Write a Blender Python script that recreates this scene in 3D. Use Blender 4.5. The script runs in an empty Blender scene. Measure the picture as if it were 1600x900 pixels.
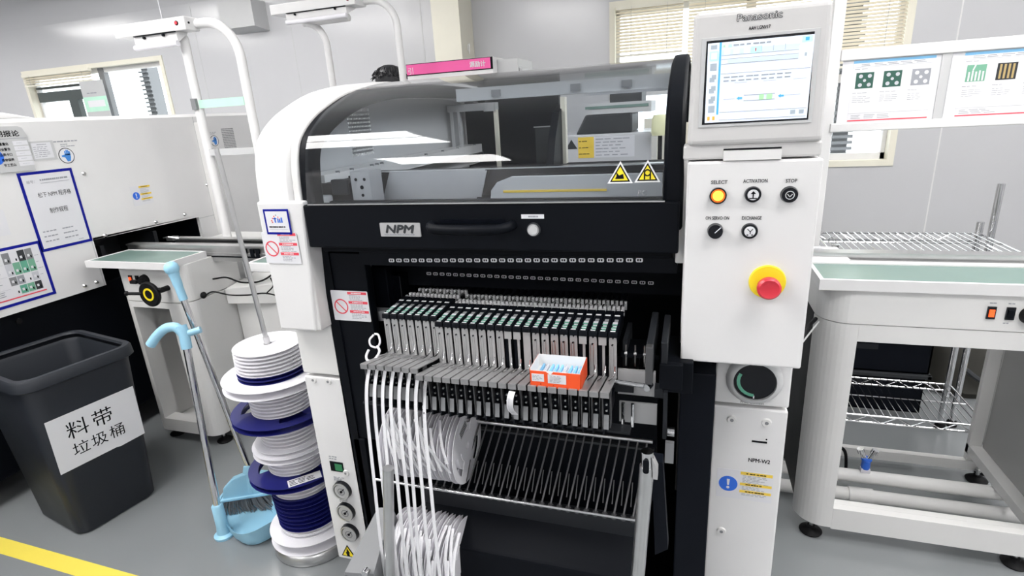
import bpy, math, random
from mathutils import Vector, Matrix
random.seed(7)
C = bpy.context.scene.collection
SC = bpy.context.scene

# ------------------------------------------------------------------ camera
cam = bpy.data.cameras.new('camera'); cam.sensor_width = 36.0; cam.lens = 860.98/1600*36.0
cam.clip_start = 0.02; cam.clip_end = 60
cam_ob = bpy.data.objects.new('camera', cam); C.objects.link(cam_ob)
R_, D_, F_ = (Vector((0.952902, 0.297557, -0.058628)), Vector((0.037166, -0.306429, -0.951168)), Vector((-0.300992, 0.904191, -0.303056)))
M = Matrix((( R_.x, -D_.x, -F_.x, 0), (R_.y, -D_.y, -F_.y, 0), (R_.z, -D_.z, -F_.z, 1.45), (0, 0, 0, 1)))
cam_ob.matrix_world = M
SC.camera = cam_ob

# ------------------------------------------------------------------ world, exposure
w = bpy.data.worlds.new('sky'); SC.world = w; w.use_nodes = True
bg = w.node_tree.nodes['Background']; bg.inputs[0].default_value = (0.93, 0.97, 1.0, 1); bg.inputs[1].default_value = 3.2
SC.view_settings.view_transform = 'Standard'; SC.view_settings.look = 'None'
SC.view_settings.gamma = 1; SC.view_settings.use_curve_mapping = False
SC.view_settings.exposure = 0.0
LAMP = 16.4        # strength of the ceiling light diffusers
SC.cycles.max_bounces = 10; SC.cycles.diffuse_bounces = 5; SC.cycles.glossy_bounces = 5
SC.cycles.transparent_max_bounces = 16
SC.cycles.sample_clamp_indirect = 8.0
SC.cycles.use_denoising = True

# ------------------------------------------------------------------ materials
MATS = {}
def mat(name, col, rough=0.4, metal=0.0, emit=0.0, spec=0.5, noise=0.03, nscale=9.0, bump=0.0, coat=0.0, rnoise=0.05):
    m = bpy.data.materials.new(name); m.use_nodes = True; nt = m.node_tree; N = nt.nodes; L = nt.links
    b = N['Principled BSDF']
    b.inputs['Metallic'].default_value = metal
    b.inputs['Specular IOR Level'].default_value = spec
    b.inputs['Coat Weight'].default_value = coat
    tc = N.new('ShaderNodeTexCoord'); tx = N.new('ShaderNodeTexNoise'); tx.inputs['Scale'].default_value = nscale; tx.inputs['Detail'].default_value = 3
    L.new(tc.outputs['Object'], tx.inputs['Vector'])
    mr = N.new('ShaderNodeMapRange'); mr.inputs['To Min'].default_value = 1 - noise; mr.inputs['To Max'].default_value = 1 + noise
    L.new(tx.outputs['Fac'], mr.inputs['Value'])
    mx = N.new('ShaderNodeVectorMath'); mx.operation = 'SCALE'; mx.inputs[0].default_value = col
    L.new(mr.outputs['Result'], mx.inputs['Scale']); L.new(mx.outputs['Vector'], b.inputs['Base Color'])
    rr = N.new('ShaderNodeMapRange'); rr.inputs['To Min'].default_value = max(0.02, rough - rnoise); rr.inputs['To Max'].default_value = rough + rnoise
    L.new(tx.outputs['Fac'], rr.inputs['Value']); L.new(rr.outputs['Result'], b.inputs['Roughness'])
    if bump:
        bp = N.new('ShaderNodeBump'); bp.inputs['Strength'].default_value = bump; bp.inputs['Distance'].default_value = 0.002
        L.new(tx.outputs['Fac'], bp.inputs['Height']); L.new(bp.outputs['Normal'], b.inputs['Normal'])
    if emit:
        L.new(mx.outputs['Vector'], b.inputs['Emission Color']); b.inputs['Emission Strength'].default_value = emit
    m.diffuse_color = (*col, 1)
    MATS[name] = m; return m
mat('wall', (.57, .572, .59), .17, spec=.5, noise=.008, rnoise=.01)
mat('ceiling', (.62, .63, .64), .5)
mat('floor', (.215, .228, .236), .17, noise=.06, nscale=2.5, spec=.6)
mat('yellow_paint', (.80, .66, .10), .4, noise=.06)
mat('white', (.715, .71, .71), .35)
mat('offwhite', (.70, .695, .685), .42)
mat('cream', (.80, .77, .66), .5)
mat('lightgrey', (.52, .525, .53), .4)
mat('midgrey', (.21, .215, .225), .42)
mat('darkgrey', (.035, .038, .042), .45, spec=.3)
mat('black', (.0035, .0045, .007), .5, spec=.10)
mat('blackgloss', (.004, .005, .008), .16, spec=.35)
mat('navy', (.0035, .0048, .0085), .5, spec=.12)
mat('rubber', (.006, .006, .007), .6, spec=.2)
mat('steel', (.62, .62, .62), .3, metal=1, noise=.08, nscale=30)
mat('satin', (.46, .46, .465), .36, metal=.30, noise=.05, nscale=20)
mat('tray', (.27, .27, .275), .38, metal=.25, noise=.08, nscale=25)
mat('chrome', (.72, .72, .73), .12, metal=1)
mat('darksteel', (.10, .10, .105), .35, metal=.6, noise=.1)
mat('gunmetal', (.020, .022, .026), .4, metal=.15, noise=.1, spec=.25)
mat('mint', (.165, .25, .222), .22, spec=.5, noise=.04)
mat('bin', (.020, .023, .029), .42, noise=.05, spec=.3)
mat('paper', (.69, .69, .72), .6)
mat('paperwhite', (.74, .74, .765), .6)
mat('housing', (.57, .562, .558), .4)
mat('ink', (.006, .006, .008), .7, spec=.1)
mat('greyink', (.30, .31, .34), .6)
mat('paleink', (.52, .53, .57), .6)
mat('tape_blue', (.003, .007, .25), .45, spec=.2)
mat('reel_white', (.80, .79, .83), .35)
mat('reel_blue', (.009, .011, .125), .38, spec=.3)
mat('sky_plastic', (.30, .56, .72), .38)
mat('bristle', (.15, .15, .155), .7, noise=.3, nscale=60)
mat('orange', (.86, .085, .012), .55)
mat('carton', (.82, .81, .80), .6)
mat('red', (.62, .03, .05), .35)
mat('signred', (.72, .06, .09), .45)
mat('yellow', (.87, .70, .02), .4)
mat('signyellow', (.85, .60, .07), .45)
mat('signblue', (.02, .14, .68), .4)
mat('glove', (.05, .24, .66), .5)
mat('pcbgreen', (.03, .10, .075), .4)
mat('leafgreen', (.16, .38, .26), .5)
mat('gold', (.45, .33, .14), .5)
mat('pink', (.86, .10, .36), .4)
mat('skyblue', (.22, .52, .80), .5)
mat('hair', (.010, .010, .013), .45, noise=.3, nscale=60)
mat('skin', (.62, .40, .30), .5)
mat('smock', (.62, .68, .74), .7)
mat('trouser', (.05, .06, .09), .7)
mat('panelgrey', (.36, .36, .355), .4)
mat('olive', (.028, .027, .022), .8)
mat('slate', (.075, .09, .09), .45)
mat('amber', (1.0, .55, .06), .3, emit=1.1)
mat('amberrim', (.75, .16, .01), .3, emit=.25)
mat('redlamp', (1.0, .10, .02), .3, emit=1.1)
mat('greenled', (.02, .16, .06), .3, emit=.15)
mat('screen', (.72, .79, .89), .25, emit=.28)
mat('screenpale', (.60, .72, .86), .25, emit=.26)
mat('screenblue', (.07, .38, .85), .25, emit=.40)
mat('screengrey', (.36, .42, .48), .25, emit=.22)
mat('screencyan', (.45, .86, .92), .25, emit=.42)
mat('screengreen', (.36, .78, .36), .25, emit=.42)
mat('screenorange', (.85, .42, .06), .25, emit=.35)
mat('screenline', (.30, .34, .38), .25, emit=.12)
mat('diffuser', (1.0, .982, .965), .5, emit=LAMP)
mat('pcb', (.11, .36, .25), .4)
mat('foggreen', (.50, .80, .64), .3, noise=.1)
mat('plasticclear', (.78, .80, .83), .15)
mat('palelamp', (.80, .80, .50), .5)
def glass_mat(name, tint, boost, rough=.015):
    m = bpy.data.materials.new(name); m.use_nodes = True; nt = m.node_tree; N = nt.nodes; L = nt.links
    N.remove(N['Principled BSDF'])
    t = N.new('ShaderNodeBsdfTransparent'); t.inputs[0].default_value = (*tint, 1)
    g = N.new('ShaderNodeBsdfGlossy'); g.inputs['Roughness'].default_value = rough
    f = N.new('ShaderNodeLayerWeight'); f.inputs['Blend'].default_value = .5      # Schlick: .04 + .96 (1 - cos)^5
    q = N.new('ShaderNodeMath'); q.operation = 'POWER'; q.inputs[1].default_value = 5; L.new(f.outputs['Facing'], q.inputs[0])
    k = N.new('ShaderNodeMath'); k.operation = 'MULTIPLY_ADD'; k.inputs[1].default_value = .96*boost; k.inputs[2].default_value = .04*boost; k.use_clamp = True
    L.new(q.outputs[0], k.inputs[0])
    mx = N.new('ShaderNodeMixShader')
    L.new(k.outputs[0], mx.inputs[0]); L.new(t.outputs[0], mx.inputs[1]); L.new(g.outputs[0], mx.inputs[2])
    L.new(mx.outputs[0], N['Material Output'].inputs[0]); MATS[name] = m
bl = mat('blind', (.80, .77, .70), .5); nt = bl.node_tree; tr = nt.nodes.new('ShaderNodeBsdfTranslucent'); tr.inputs[0].default_value = (.9, .84, .72, 1)
ms = nt.nodes.new('ShaderNodeMixShader'); ms.inputs[0].default_value = .45; nt.links.new(nt.nodes['Principled BSDF'].outputs[0], ms.inputs[1]); nt.links.new(tr.outputs[0], ms.inputs[2]); nt.links.new(ms.outputs[0], nt.nodes['Material Output'].inputs[0])
glass_mat('glass', (.76, .80, .84), 1.7)
glass_mat('clearglass', (.97, .985, .98), 1.0)
glass_mat('acrylic', (.90, .91, .92), 2.2, .06)

# ------------------------------------------------------------------ mesh builder
class Fr:                                   # a flat frame: u, v on the surface, w out of it
    def __init__(s, O, U, V): s.O = Vector(O); s.U = Vector(U).normalized(); s.V = Vector(V).normalized(); s.W = s.U.cross(s.V)
    def p(s, u, v, w=0): return s.O + s.U*u + s.V*v + s.W*w
def front(Y, x=0, z=0): return Fr((x, Y, z), (1, 0, 0), (0, 0, 1))
def eastface(X, y=0, z=0): return Fr((X, y, z), (0, 1, 0), (0, 0, 1))
def flat(z, x=0, y=0): return Fr((x, y, z), (1, 0, 0), (0, 1, 0))
GL = {}
def glyphs(s, bold=False, italic=0.0):
    k = (s, italic, bold)
    if k not in GL:
        c = bpy.data.curves.new('tmp', 'FONT'); c.body = s; c.size = 1; c.shear = italic; c.resolution_u = 2
        o = bpy.data.objects.new('tmp', c); C.objects.link(o)
        dg = bpy.context.evaluated_depsgraph_get(); me = bpy.data.meshes.new_from_object(o.evaluated_get(dg))
        vs = [tuple(v.co) for v in me.vertices]; fs = [tuple(p.vertices) for p in me.polygons]
        C.objects.unlink(o); bpy.data.objects.remove(o); bpy.data.curves.remove(c); bpy.data.meshes.remove(me)
        GL[k] = (vs, fs)
    return GL[k]
class MB:
    def __init__(s, m=None): s.v = []; s.f = []; s.mi = []; s.ms = []; s.cur = 0; s.sm = []; s.smooth = False
        
    def m(s, name):
        if name not in s.ms: s.ms.append(name)
        s.cur = s.ms.index(name); return s
    def add(s, vs, fs, smooth=False):
        b = len(s.v); s.v += [Vector(a) for a in vs]
        for f in fs: s.f.append(tuple(b+i for i in f)); s.mi.append(s.cur); s.sm.append(smooth)
        return s
    def box(s, x0, x1, y0, y1, z0, z1):
        x0, x1 = sorted((x0, x1)); y0, y1 = sorted((y0, y1)); z0, z1 = sorted((z0, z1))
        return s.add([(x0,y0,z0),(x1,y0,z0),(x1,y1,z0),(x0,y1,z0),(x0,y0,z1),(x1,y0,z1),(x1,y1,z1),(x0,y1,z1)],
                     [(0,3,2,1),(4,5,6,7),(0,1,5,4),(1,2,6,5),(2,3,7,6),(3,0,4,7)])
    def hexa(s, bot, top):                  # four points below, the matching four above, counter-clockwise from above
        return s.add(list(bot)+list(top), [(0,3,2,1),(4,5,6,7),(0,1,5,4),(1,2,6,5),(2,3,7,6),(3,0,4,7)])
    def poly(s, fr, pts, w0, w1, smooth=False):   # prism of a counter-clockwise outline
        n = len(pts); vs = [fr.p(u, v, w0) for u, v in pts]+[fr.p(u, v, w1) for u, v in pts]
        s.add(vs, [tuple(range(n-1, -1, -1)), tuple(range(n, 2*n))])
        b = len(s.v)-2*n
        for i in range(n):
            j = (i+1) % n; s.f.append((b+i, b+j, b+n+j, b+n+i)); s.mi.append(s.cur); s.sm.append(smooth)
        return s
    def rect(s, fr, u0, v0, u1, v1, w0=0, w1=.0006): return s.poly(fr, [(u0,v0),(u1,v0),(u1,v1),(u0,v1)], w0, w1)
    def rrect(s, fr, u0, v0, u1, v1, r, w0=0, w1=.0006, n=5):
        pts = []
        for cx, cy, a in ((u1-r,v0+r,-90),(u1-r,v1-r,0),(u0+r,v1-r,90),(u0+r,v0+r,180)):
            for k in range(n+1):
                t = math.radians(a+90*k/n); pts.append((cx+r*math.cos(t), cy+r*math.sin(t)))
        return s.poly(fr, pts, w0, w1)
    def disc(s, fr, u, v, r, w0=0, w1=.0006, n=28, r1=None):
        r1 = r if r1 is None else r1
        A = [(math.cos(2*math.pi*k/n), math.sin(2*math.pi*k/n)) for k in range(n)]
        vs = [fr.p(u+r*a, v+r*b, w0) for a, b in A]+[fr.p(u+r1*a, v+r1*b, w1) for a, b in A]
        s.add(vs, [tuple(range(n-1,-1,-1)), tuple(range(n, 2*n))]); b = len(s.v)-2*n
        for i in range(n):
            j = (i+1)%n; s.f.append((b+i,b+j,b+n+j,b+n+i)); s.mi.append(s.cur); s.sm.append(True)
        return s
    def ring(s, fr, u, v, r0, r1, w0=0, w1=.0006, n=32):
        vs = []
        for r, w in ((r0,w0),(r1,w0),(r1,w1),(r0,w1)):
            for k in range(n):
                t = 2*math.pi*k/n; vs.append(fr.p(u+r*math.cos(t), v+r*math.sin(t), w))
        b = len(s.v); s.v += vs
        for q in range(4):
            for i in range(n):
                j = (i+1)%n; a, c = q*n, ((q+1)%4)*n
                s.f.append((b+a+i, b+a+j, b+c+j, b+c+i)); s.mi.append(s.cur); s.sm.append(q in (1,3))
        return s
    def bar2(s, fr, u0, v0, u1, v1, t, w0=0, w1=.0006):   # a straight stroke on a frame
        d = Vector((u1-u0, v1-v0)); n = Vector((-d.y, d.x)).normalized()*t/2
        return s.poly(fr, [(u0-n.x,v0-n.y),(u1-n.x,v1-n.y),(u1+n.x,v1+n.y),(u0+n.x,v0+n.y)], w0, w1)
    def cyl(s, p0, p1, r0, r1=None, n=16): return s.tube([p0, p1], [r0, r0 if r1 is None else r1], n)
    def tube(s, pts, r, n=10, caps=True):
        P = [Vector(p) for p in pts]; k = len(P); rs = r if isinstance(r, (list, tuple)) else [r]*k
        t0 = (P[1]-P[0]).normalized(); a = Vector((0,0,1)) if abs(t0.z) < .9 else Vector((1,0,0))
        u = t0.cross(a).normalized(); b = len(s.v); prev = t0
        for i in range(k):
            t = (P[min(i+1,k-1)]-P[max(i-1,0)]).normalized()
            q = prev.rotation_difference(t); u = (q @ u); u = (u-t*u.dot(t)).normalized(); prev = t; vv = t.cross(u)
            for j in range(n):
                x = 2*math.pi*j/n; s.v.append(P[i]+(u*math.cos(x)+vv*math.sin(x))*rs[i])
        for i in range(k-1):
            for j in range(n):
                jj = (j+1)%n; s.f.append((b+i*n+j, b+i*n+jj, b+(i+1)*n+jj, b+(i+1)*n+j)); s.mi.append(s.cur); s.sm.append(True)
        if caps:
            s.f.append(tuple(b+j for j in range(n-1,-1,-1))); s.mi.append(s.cur); s.sm.append(False)
            s.f.append(tuple(b+(k-1)*n+j for j in range(n))); s.mi.append(s.cur); s.sm.append(False)
        return s
    def lathe(s, prof, O=(0,0,0), axis='z', n=40, closed=False):
        O = Vector(O); b = len(s.v)
        for r, h in prof:
            for j in range(n):
                t = 2*math.pi*j/n; a, c = r*math.cos(t), r*math.sin(t)
                s.v.append(O+(Vector((a,c,h)) if axis=='z' else Vector((h,a,c)) if axis=='x' else Vector((c,h,a))))
        K = len(prof)
        for i in range(K if closed else K-1):
            ii = (i+1)%K
            for j in range(n):
                jj = (j+1)%n; s.f.append((b+i*n+j, b+i*n+jj, b+ii*n+jj, b+ii*n+j)); s.mi.append(s.cur); s.sm.append(True)
        if not closed:
            if prof[0][0] > 1e-6: s.f.append(tuple(b+j for j in range(n-1,-1,-1))); s.mi.append(s.cur); s.sm.append(False)
            if prof[-1][0] > 1e-6: s.f.append(tuple(b+(K-1)*n+j for j in range(n))); s.mi.append(s.cur); s.sm.append(False)
        return s
    def strip(s, prof, x0, x1, closed=False):        # a sheet or loop of (y, z) points swept along x
        b = len(s.v); n = len(prof)
        for x in (x0, x1):
            for y, z in prof: s.v.append(Vector((x, y, z)))
        for i in range(n if closed else n-1):
            j = (i+1)%n; s.f.append((b+i, b+j, b+n+j, b+n+i)); s.mi.append(s.cur); s.sm.append(True)
        if closed:
            s.f.append(tuple(b+i for i in range(n-1,-1,-1))); s.f.append(tuple(b+n+i for i in range(n))); s.mi += [s.cur]*2; s.sm += [False]*2
        return s
    def text(s, fr, txt, u, v, size, w=.0008, al='l', bold=0, it=0.0, fit=None):
        vs, fs = glyphs(txt, bold, it)
        if not vs: return s
        x0 = min(a[0] for a in vs); x1 = max(a[0] for a in vs); kx = size
        if fit: kx = fit/(x1-x0)
        off = {'l': -x0*kx, 'c': -(x0+x1)/2*kx, 'r': -x1*kx}[al]
        e = .022*bold
        for q, (du, dv) in enumerate(((-e,0),(e,0),(0,-e),(0,e),(-e*.7,e*.7),(e*.7,-e*.7)) if bold else ((0,0),)):
            s.add([fr.p(u+off+a[0]*kx+du*size, v+a[1]*size+dv*size, w+q*.00003) for a in vs], fs)
        return s
    def lines(s, fr, u0, v1, u1, v0, n, t=.0012, w=.0008, ragged=.5, seg=3):      # rows of small print
        for i in range(n):
            v = v1-(v1-v0)*(i+.5)/n; L = (u1-u0)*(1-random.random()*ragged); u = u0
            for q in range(seg):
                e = min(u+L/seg*random.uniform(.6,.95), u1); s.rect(fr, u, v-t/2, e, v+t/2, w*.5, w); u += L/seg
        return s
    def build(s, name, parent=None, bevel=0.0, seg=2, origin=None, flip=False):
        P = Vector((0,0,0))
        if parent is not None: P = Vector(parent['_w'])
        if origin is None:
            if parent is not None: O = P
            else:
                xs = [a.x for a in s.v]; ys = [a.y for a in s.v]; zs = [a.z for a in s.v]
                O = Vector(((min(xs)+max(xs))/2, (min(ys)+max(ys))/2, min(zs)))
        else: O = Vector(origin)
        me = bpy.data.meshes.new(name); me.from_pydata([tuple(a-O) for a in s.v], [], s.f)
        for k in s.ms: me.materials.append(MATS[k])
        me.polygons.foreach_set('material_index', s.mi); me.polygons.foreach_set('use_smooth', s.sm)
        me.update()
        o = bpy.data.objects.new(name, me); C.objects.link(o); o['_w'] = tuple(O)
        if parent is not None: o.parent = parent; o.location = O-P
        else: o.location = O
        if any(s.sm): me.set_sharp_from_angle(angle=math.radians(40))
        if bevel:
            md = o.modifiers.new('bevel', 'BEVEL'); md.width = bevel; md.segments = seg; md.limit_method = 'ANGLE'; md.angle_limit = math.radians(50)
            md.harden_normals = False
        return o
def thing(name, loc, label=None, cat=None, group=None):
    o = bpy.data.objects.new(name, None); C.objects.link(o); o.location = loc; o['_w'] = tuple(loc); o.empty_display_size = .05
    if label: tag(o, label, cat, group)
    return o
def tag(o, label, cat, group=None):
    o['label'] = label; o['category'] = cat
    if group: o['group'] = group
    return o
def struct(o): o['kind'] = 'structure'; return o
def dup(root, loc, label=None, group=None, rz=None):
    r = root.copy(); C.objects.link(r); r.location = loc; r['_w'] = tuple(loc)
    if rz is not None: r.rotation_euler.z = rz
    if label: r['label'] = label
    if group: r['group'] = group
    for ch in list(root.children):
        c = ch.copy(); C.objects.link(c); c.parent = r
        for g in list(ch.children):
            d = g.copy(); C.objects.link(d); d.parent = c
    return r
def arc(c, r, a0, a1, n, ax1, ax2):
    c = Vector(c); ax1 = Vector(ax1); ax2 = Vector(ax2)
    return [c+ax1*r*math.cos(math.radians(a0+(a1-a0)*i/n))+ax2*r*math.sin(math.radians(a0+(a1-a0)*i/n)) for i in range(n+1)]
def smoothpath(pts, n=6):                              # Catmull-Rom through the points
    P = [Vector(p) for p in pts]; P = [P[0]*2-P[1]]+P+[P[-1]*2-P[-2]]; out = []
    for i in range(1, len(P)-2):
        for k in range(n):
            t = k/n; a, b, c, d = P[i-1:i+3]
            out.append(.5*((2*b)+(c-a)*t+(2*a-5*b+4*c-d)*t*t+(3*b-a-3*c+d)*t**3))
    out.append(P[-2]); return out
# ================================================================== the room
WY, CZ = 5.0, 3.0
def wall_with_holes(fr, u0, u1, v0, v1, holes, th, b):
    us = sorted({u0, u1, *[h[0] for h in holes], *[h[2] for h in holes]}); vs = sorted({v0, v1, *[h[1] for h in holes], *[h[3] for h in holes]})
    for a, c in zip(us, us[1:]):
        for d, e in zip(vs, vs[1:]):
            if not any(h[0] <= (a+c)/2 <= h[2] and h[1] <= (d+e)/2 <= h[3] for h in holes): b.rect(fr, a, d, c, e, -th, 0)
fw = front(WY)
WIN = [(-7.62, .93, -5.5, 2.215), (-.64, .93, 1.44, 2.215)]
b = MB().m('wall'); wall_with_holes(fw, -10.5, 5.2, 0, CZ, WIN, .12, b)
b.m('lightgrey')
for x in (-8.6, -4.95, -3.77, -2.37, 2.95, 4.1): b.rect(fw, x-.004, 0, x+.004, CZ, 0, .0015)
b.m('white').rect(fw, 1.755, 0, 1.765, CZ, 0, .0015)
struct(b.build('wall_back'))
struct(MB().m('wall').box(-10.62, -10.5, -3.2, WY, 0, CZ).build('wall_left'))
struct(MB().m('wall').box(5.2, 5.32, -3.2, WY, 0, CZ).build('wall_right'))
struct(MB().m('wall').box(-10.62, 5.32, -3.32, -3.2, 0, CZ).build('wall_front'))
struct(MB().m('floor').box(-10.62, 5.32, -3.32, WY+.12, -.1, 0).build('floor'))
b = MB().m('ceiling').box(-10.62, 5.32, -3.32, WY+.12, CZ, CZ+.1)
struct(b.build('ceiling'))
for i, (u0, v0, u1, v1) in enumerate(WIN):
    b = MB().m('cream')
    e = .006; b.rect(fw, u0-.04, v0-.04, u1+.04, v0+e, -.11, .012); b.rect(fw, u0-.04, v1-e, u1+.04, v1+.04, -.11, .012)
    b.rect(fw, u0-.04, v0+e, u0+e, v1-e, -.11, .012); b.rect(fw, u1-e, v0+e, u1+.04, v1-e, -.11, .012)
    o = struct(b.build('window_%d' % (i+1)))
    f = MB().m('white'); n = 1 if i == 0 else 2
    for k in range(n+1):
        x = u0+(u1-u0)*k/n; f.rect(fw, max(u0, x-.035), v0, min(u1, x+.035), v1, -.12, -.07)
    zz = [v0+.025, v1-.025] + ([] if i == 0 else [1.55])
    for z in zz: f.rect(fw, u0, z-.03, u1, z+.03, -.12, -.07)
    if i == 0: f.m('slate').rect(fw, -7.6, 1.90, -6.5, 2.01, -.12, -.06).rect(fw, -7.10, v0, -6.96, 1.90, -.12, -.06).rect(fw, -7.6, 2.045, -6.5, 2.07, -.12, -.06).m('midgrey').rect(fw, -6.52, v0, -6.44, v1, -.12, -.06)
    f.build('window_frame', o)
    MB().m('clearglass').rect(fw, u0, v0, u1, v1, -.10, -.097).build('pane', o)
# what stands outside the panes: a grey neighbouring column and grille
b = MB().m('midgrey').box(1.17, 1.29, 5.6, 5.75, 0, 3.2)
for k in range(60): b.box(1.14, 1.32, 5.56, 5.60, .02+k*.05, .045+k*.05)
tag(b.build('outdoor_grille'), 'grey louvred column outside the window behind the monitor', 'grille')
b = MB().m('midgrey').box(-6.44, -6.34, 5.55, 5.7, 0, 3.0)
for k in range(56): b.box(-6.46, -6.32, 5.52, 5.55, .02+k*.05, .04+k*.05)
tag(b.build('outdoor_grille'), 'grey louvred column outside the window above the notices machine', 'grille')
# blinds
def blind(x0, x1, z0, z1, label):
    r = thing('venetian_blind', ((x0+x1)/2, WY-.02, z0), label, 'blind', 'window blinds')
    s = MB().m('blind'); z = z0+.03
    while z < z1-.02:
        s.hexa([(x0,WY-.055,z),(x1,WY-.055,z),(x1,WY-.03,z+.019),(x0,WY-.03,z+.019)],[(x0,WY-.055,z+.0015),(x1,WY-.055,z+.0015),(x1,WY-.03,z+.0205),(x0,WY-.03,z+.0205)]); z += .024
    s.build('slats', r)
    MB().m('cream').box(x0, x1, WY-.06, WY-.025, z1-.02, z1+.01).build('headrail', r)
    MB().m('cream').box(x0, x1, WY-.055, WY-.03, z0, z0+.015).build('bottom_rail', r)
    for x in (x0+.12, x1-.12): MB().m('lightgrey').cyl((x, WY-.06, z0), (x, WY-.06, z1), .0015, n=6).build('cord', r)
blind(-.62, -.10, 1.83, 2.20, 'cream slatted blind half lowered above the arched glass cover')
blind(-.06, 1.42, 1.62, 2.20, 'wide cream slatted blind behind the monitor and poster frame')
blind(-7.6, -6.5, 2.075, 2.20, 'short raised blind in the window above the notices machine')
# boxed column on the back wall
b = MB().m('cream').box(-2.13, -1.88, 4.7, WY, 0, CZ)
struct(b.build('trim_1'))
b = MB().m('steel').tube([(-1.872, 4.82, 1.98), (-1.866, 4.82, 2.03), (-1.866, 4.85, 2.04), (-1.872, 4.85, 1.96)], .004, 6)
tag(b.build('wall_hook'), 'small metal hook on the cream column behind the machine', 'hook')
# curved cove where left and back walls meet the ceiling
b = MB().m('wall').strip([(WY, CZ-.30), (WY-.02, CZ-.17), (WY-.08, CZ-.07), (WY-.18, CZ-.02), (WY-.30, CZ), (WY, CZ)], -10.5, 5.2, True)
struct(b.build('trim_2'))
# ceiling lights
LG = 'ceiling light panels'
proto = None
for (x, y) in [(-8.2,3.3),(-5.8,3.3),(-3.35,3.3),(1.9,3.3),(-7.6,1.6),(-4.9,1.6),(1.2,1.6),(3.9,1.6),(-4.6,.36),(-2.05,.66),(-2.05,.0),(.95,.36),(3.4,.36),(-4.9,-2.4),(-2.3,-2.4),(.9,-2.4),(3.5,-2.4)]:
    if proto is None:
        proto = thing('ceiling_light', (x, y, CZ-.06), 'wide white ceiling light panel over the production lines', 'ceiling light', LG)
        MB().m('white').box(x-.62, x+.62, y-.32, y+.32, CZ-.04, CZ).build('housing', proto)
        MB().m('diffuser').box(x-.60, x+.60, y-.30, y+.30, CZ-.06, CZ-.04).build('diffuser', proto)
    else: dup(proto, (x, y, CZ-.06))
# yellow floor line
o = MB().m('yellow_paint').hexa([(-4.6,1.02,0),(-1.2,.965,0),(-1.2,1.025,0),(-4.6,1.08,0)], [(-4.6,1.02,.0008),(-1.2,.965,.0008),(-1.2,1.025,.0008),(-4.6,1.08,.0008)]).build('floor_marking_line')
struct(o)
o = MB().m('yellow_paint').box(1.2, 2.6, 3.3, 3.37, 0, .0008).build('floor_marking_line'); struct(o)
o = MB().m('yellow_paint').box(1.7, 1.77, 2.9, 3.3, 0, .0008).build('floor_marking_line'); struct(o)

# ================================================================== the placement machine
m = thing('placement_machine', (-.42, 1.9, 0), 'white pick and place machine with arched glass cover and black front', 'machine')
PROF = [(1.15,.92),(1.152,1.05),(1.155,1.20),(1.160,1.30),(1.166,1.35),(1.178,1.395),(1.200,1.43),(1.245,1.465),(1.31,1.497),(1.43,1.537),(1.6,1.563),(1.8,1.572),(2.2,1.572),(2.45,1.562),(2.62,1.53),(2.72,1.47),(2.77,1.38),(2.79,1.25),(2.79,.92)]
def inset(P, d):
    out = []
    for i, (y, z) in enumerate(P):
        a = Vector(P[max(i-1,0)]); c = Vector(P[min(i+1,len(P)-1)]); t = (c-a).normalized(); n = Vector((t.y, -t.x))
        out.append((y+n.x*d, z+n.y*d))
    return out
def arch(x0, x1, d, mt, name, off=0.0, P=PROF, bevel=.008, par=None):
    o = inset(P, off) if off else P; i = inset(P, off+d)
    return MB().m(mt).strip(list(o)+list(reversed(i)), x0, x1, True).build(name, par or m, bevel=bevel)
SP = [(p.y, p.z) for p in smoothpath([(0,)+q for q in PROF], 3)]
fen = arch(-1.062, -.952, .05, 'white', 'side_fender', bevel=.012, P=SP)
arch(-.953, -.932, .05, 'offwhite', 'fender_lip', off=.006, P=SP, bevel=.003)
arch(-.932, -.898, .045, 'black', 'cover_edge', off=.010, P=SP[6:-6], bevel=.006)
arch(-.052, -.012, .05, 'black', 'cover_edge', off=-.004, P=PROF[2:-2], bevel=.008)
arch(-.008, .226, .05, 'white', 'side_fender', bevel=.012)
# front posts under the fender
b = MB().m('white').hexa([(-1.062,1.15,.918),(-.945,1.15,.918),(-.930,1.27,.918),(-1.062,1.27,.918)], [(-1.062,1.152,1.27),(-.918,1.152,1.27),(-.905,1.27,1.27),(-1.062,1.27,1.27)])
b.build('fender_leg', m, bevel=.006)
b = MB().m('offwhite').box(-1.058, -.930, 1.2, 1.33, .762, .93); b.build('column_panel', m, bevel=.004)
col = MB().m('white').box(-1.058, -.926, 1.2, 1.33, .09, .752).build('column_panel', m, bevel=.004)
fc = front(1.2)
for u in (-1.026, -.975):
    MB().m('offwhite').disc(fc, u, .742, .011, 0, .004, r1=.009).m('midgrey').disc(fc, u, .742, .004, .004, .0046).build('screw_cap', col)
MB().m('black').rect(fc, -1.022, .432, -.976, .466, 0, .002).m('greenled').rect(fc, -1.005, .436, -.979, .460, .002, .0026).build('counter_display', col)
MB().m('greyink').lines(fc, -1.022, .487, -.985, .472, 2, .003).lines(fc, -1.018, .412, -.975, .396, 4, .002).lines(fc, -1.012, .333, -.978, .317, 3, .002).lines(fc, -1.008, .254, -.982, .243, 2, .002).build('printed_captions', col)
MB().m('offwhite').disc(fc, -.970, .431, .011, 0, .004, r1=.009).m('midgrey').disc(fc, -.970, .431, .004, .004, .0045).build('lock', col)
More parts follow.
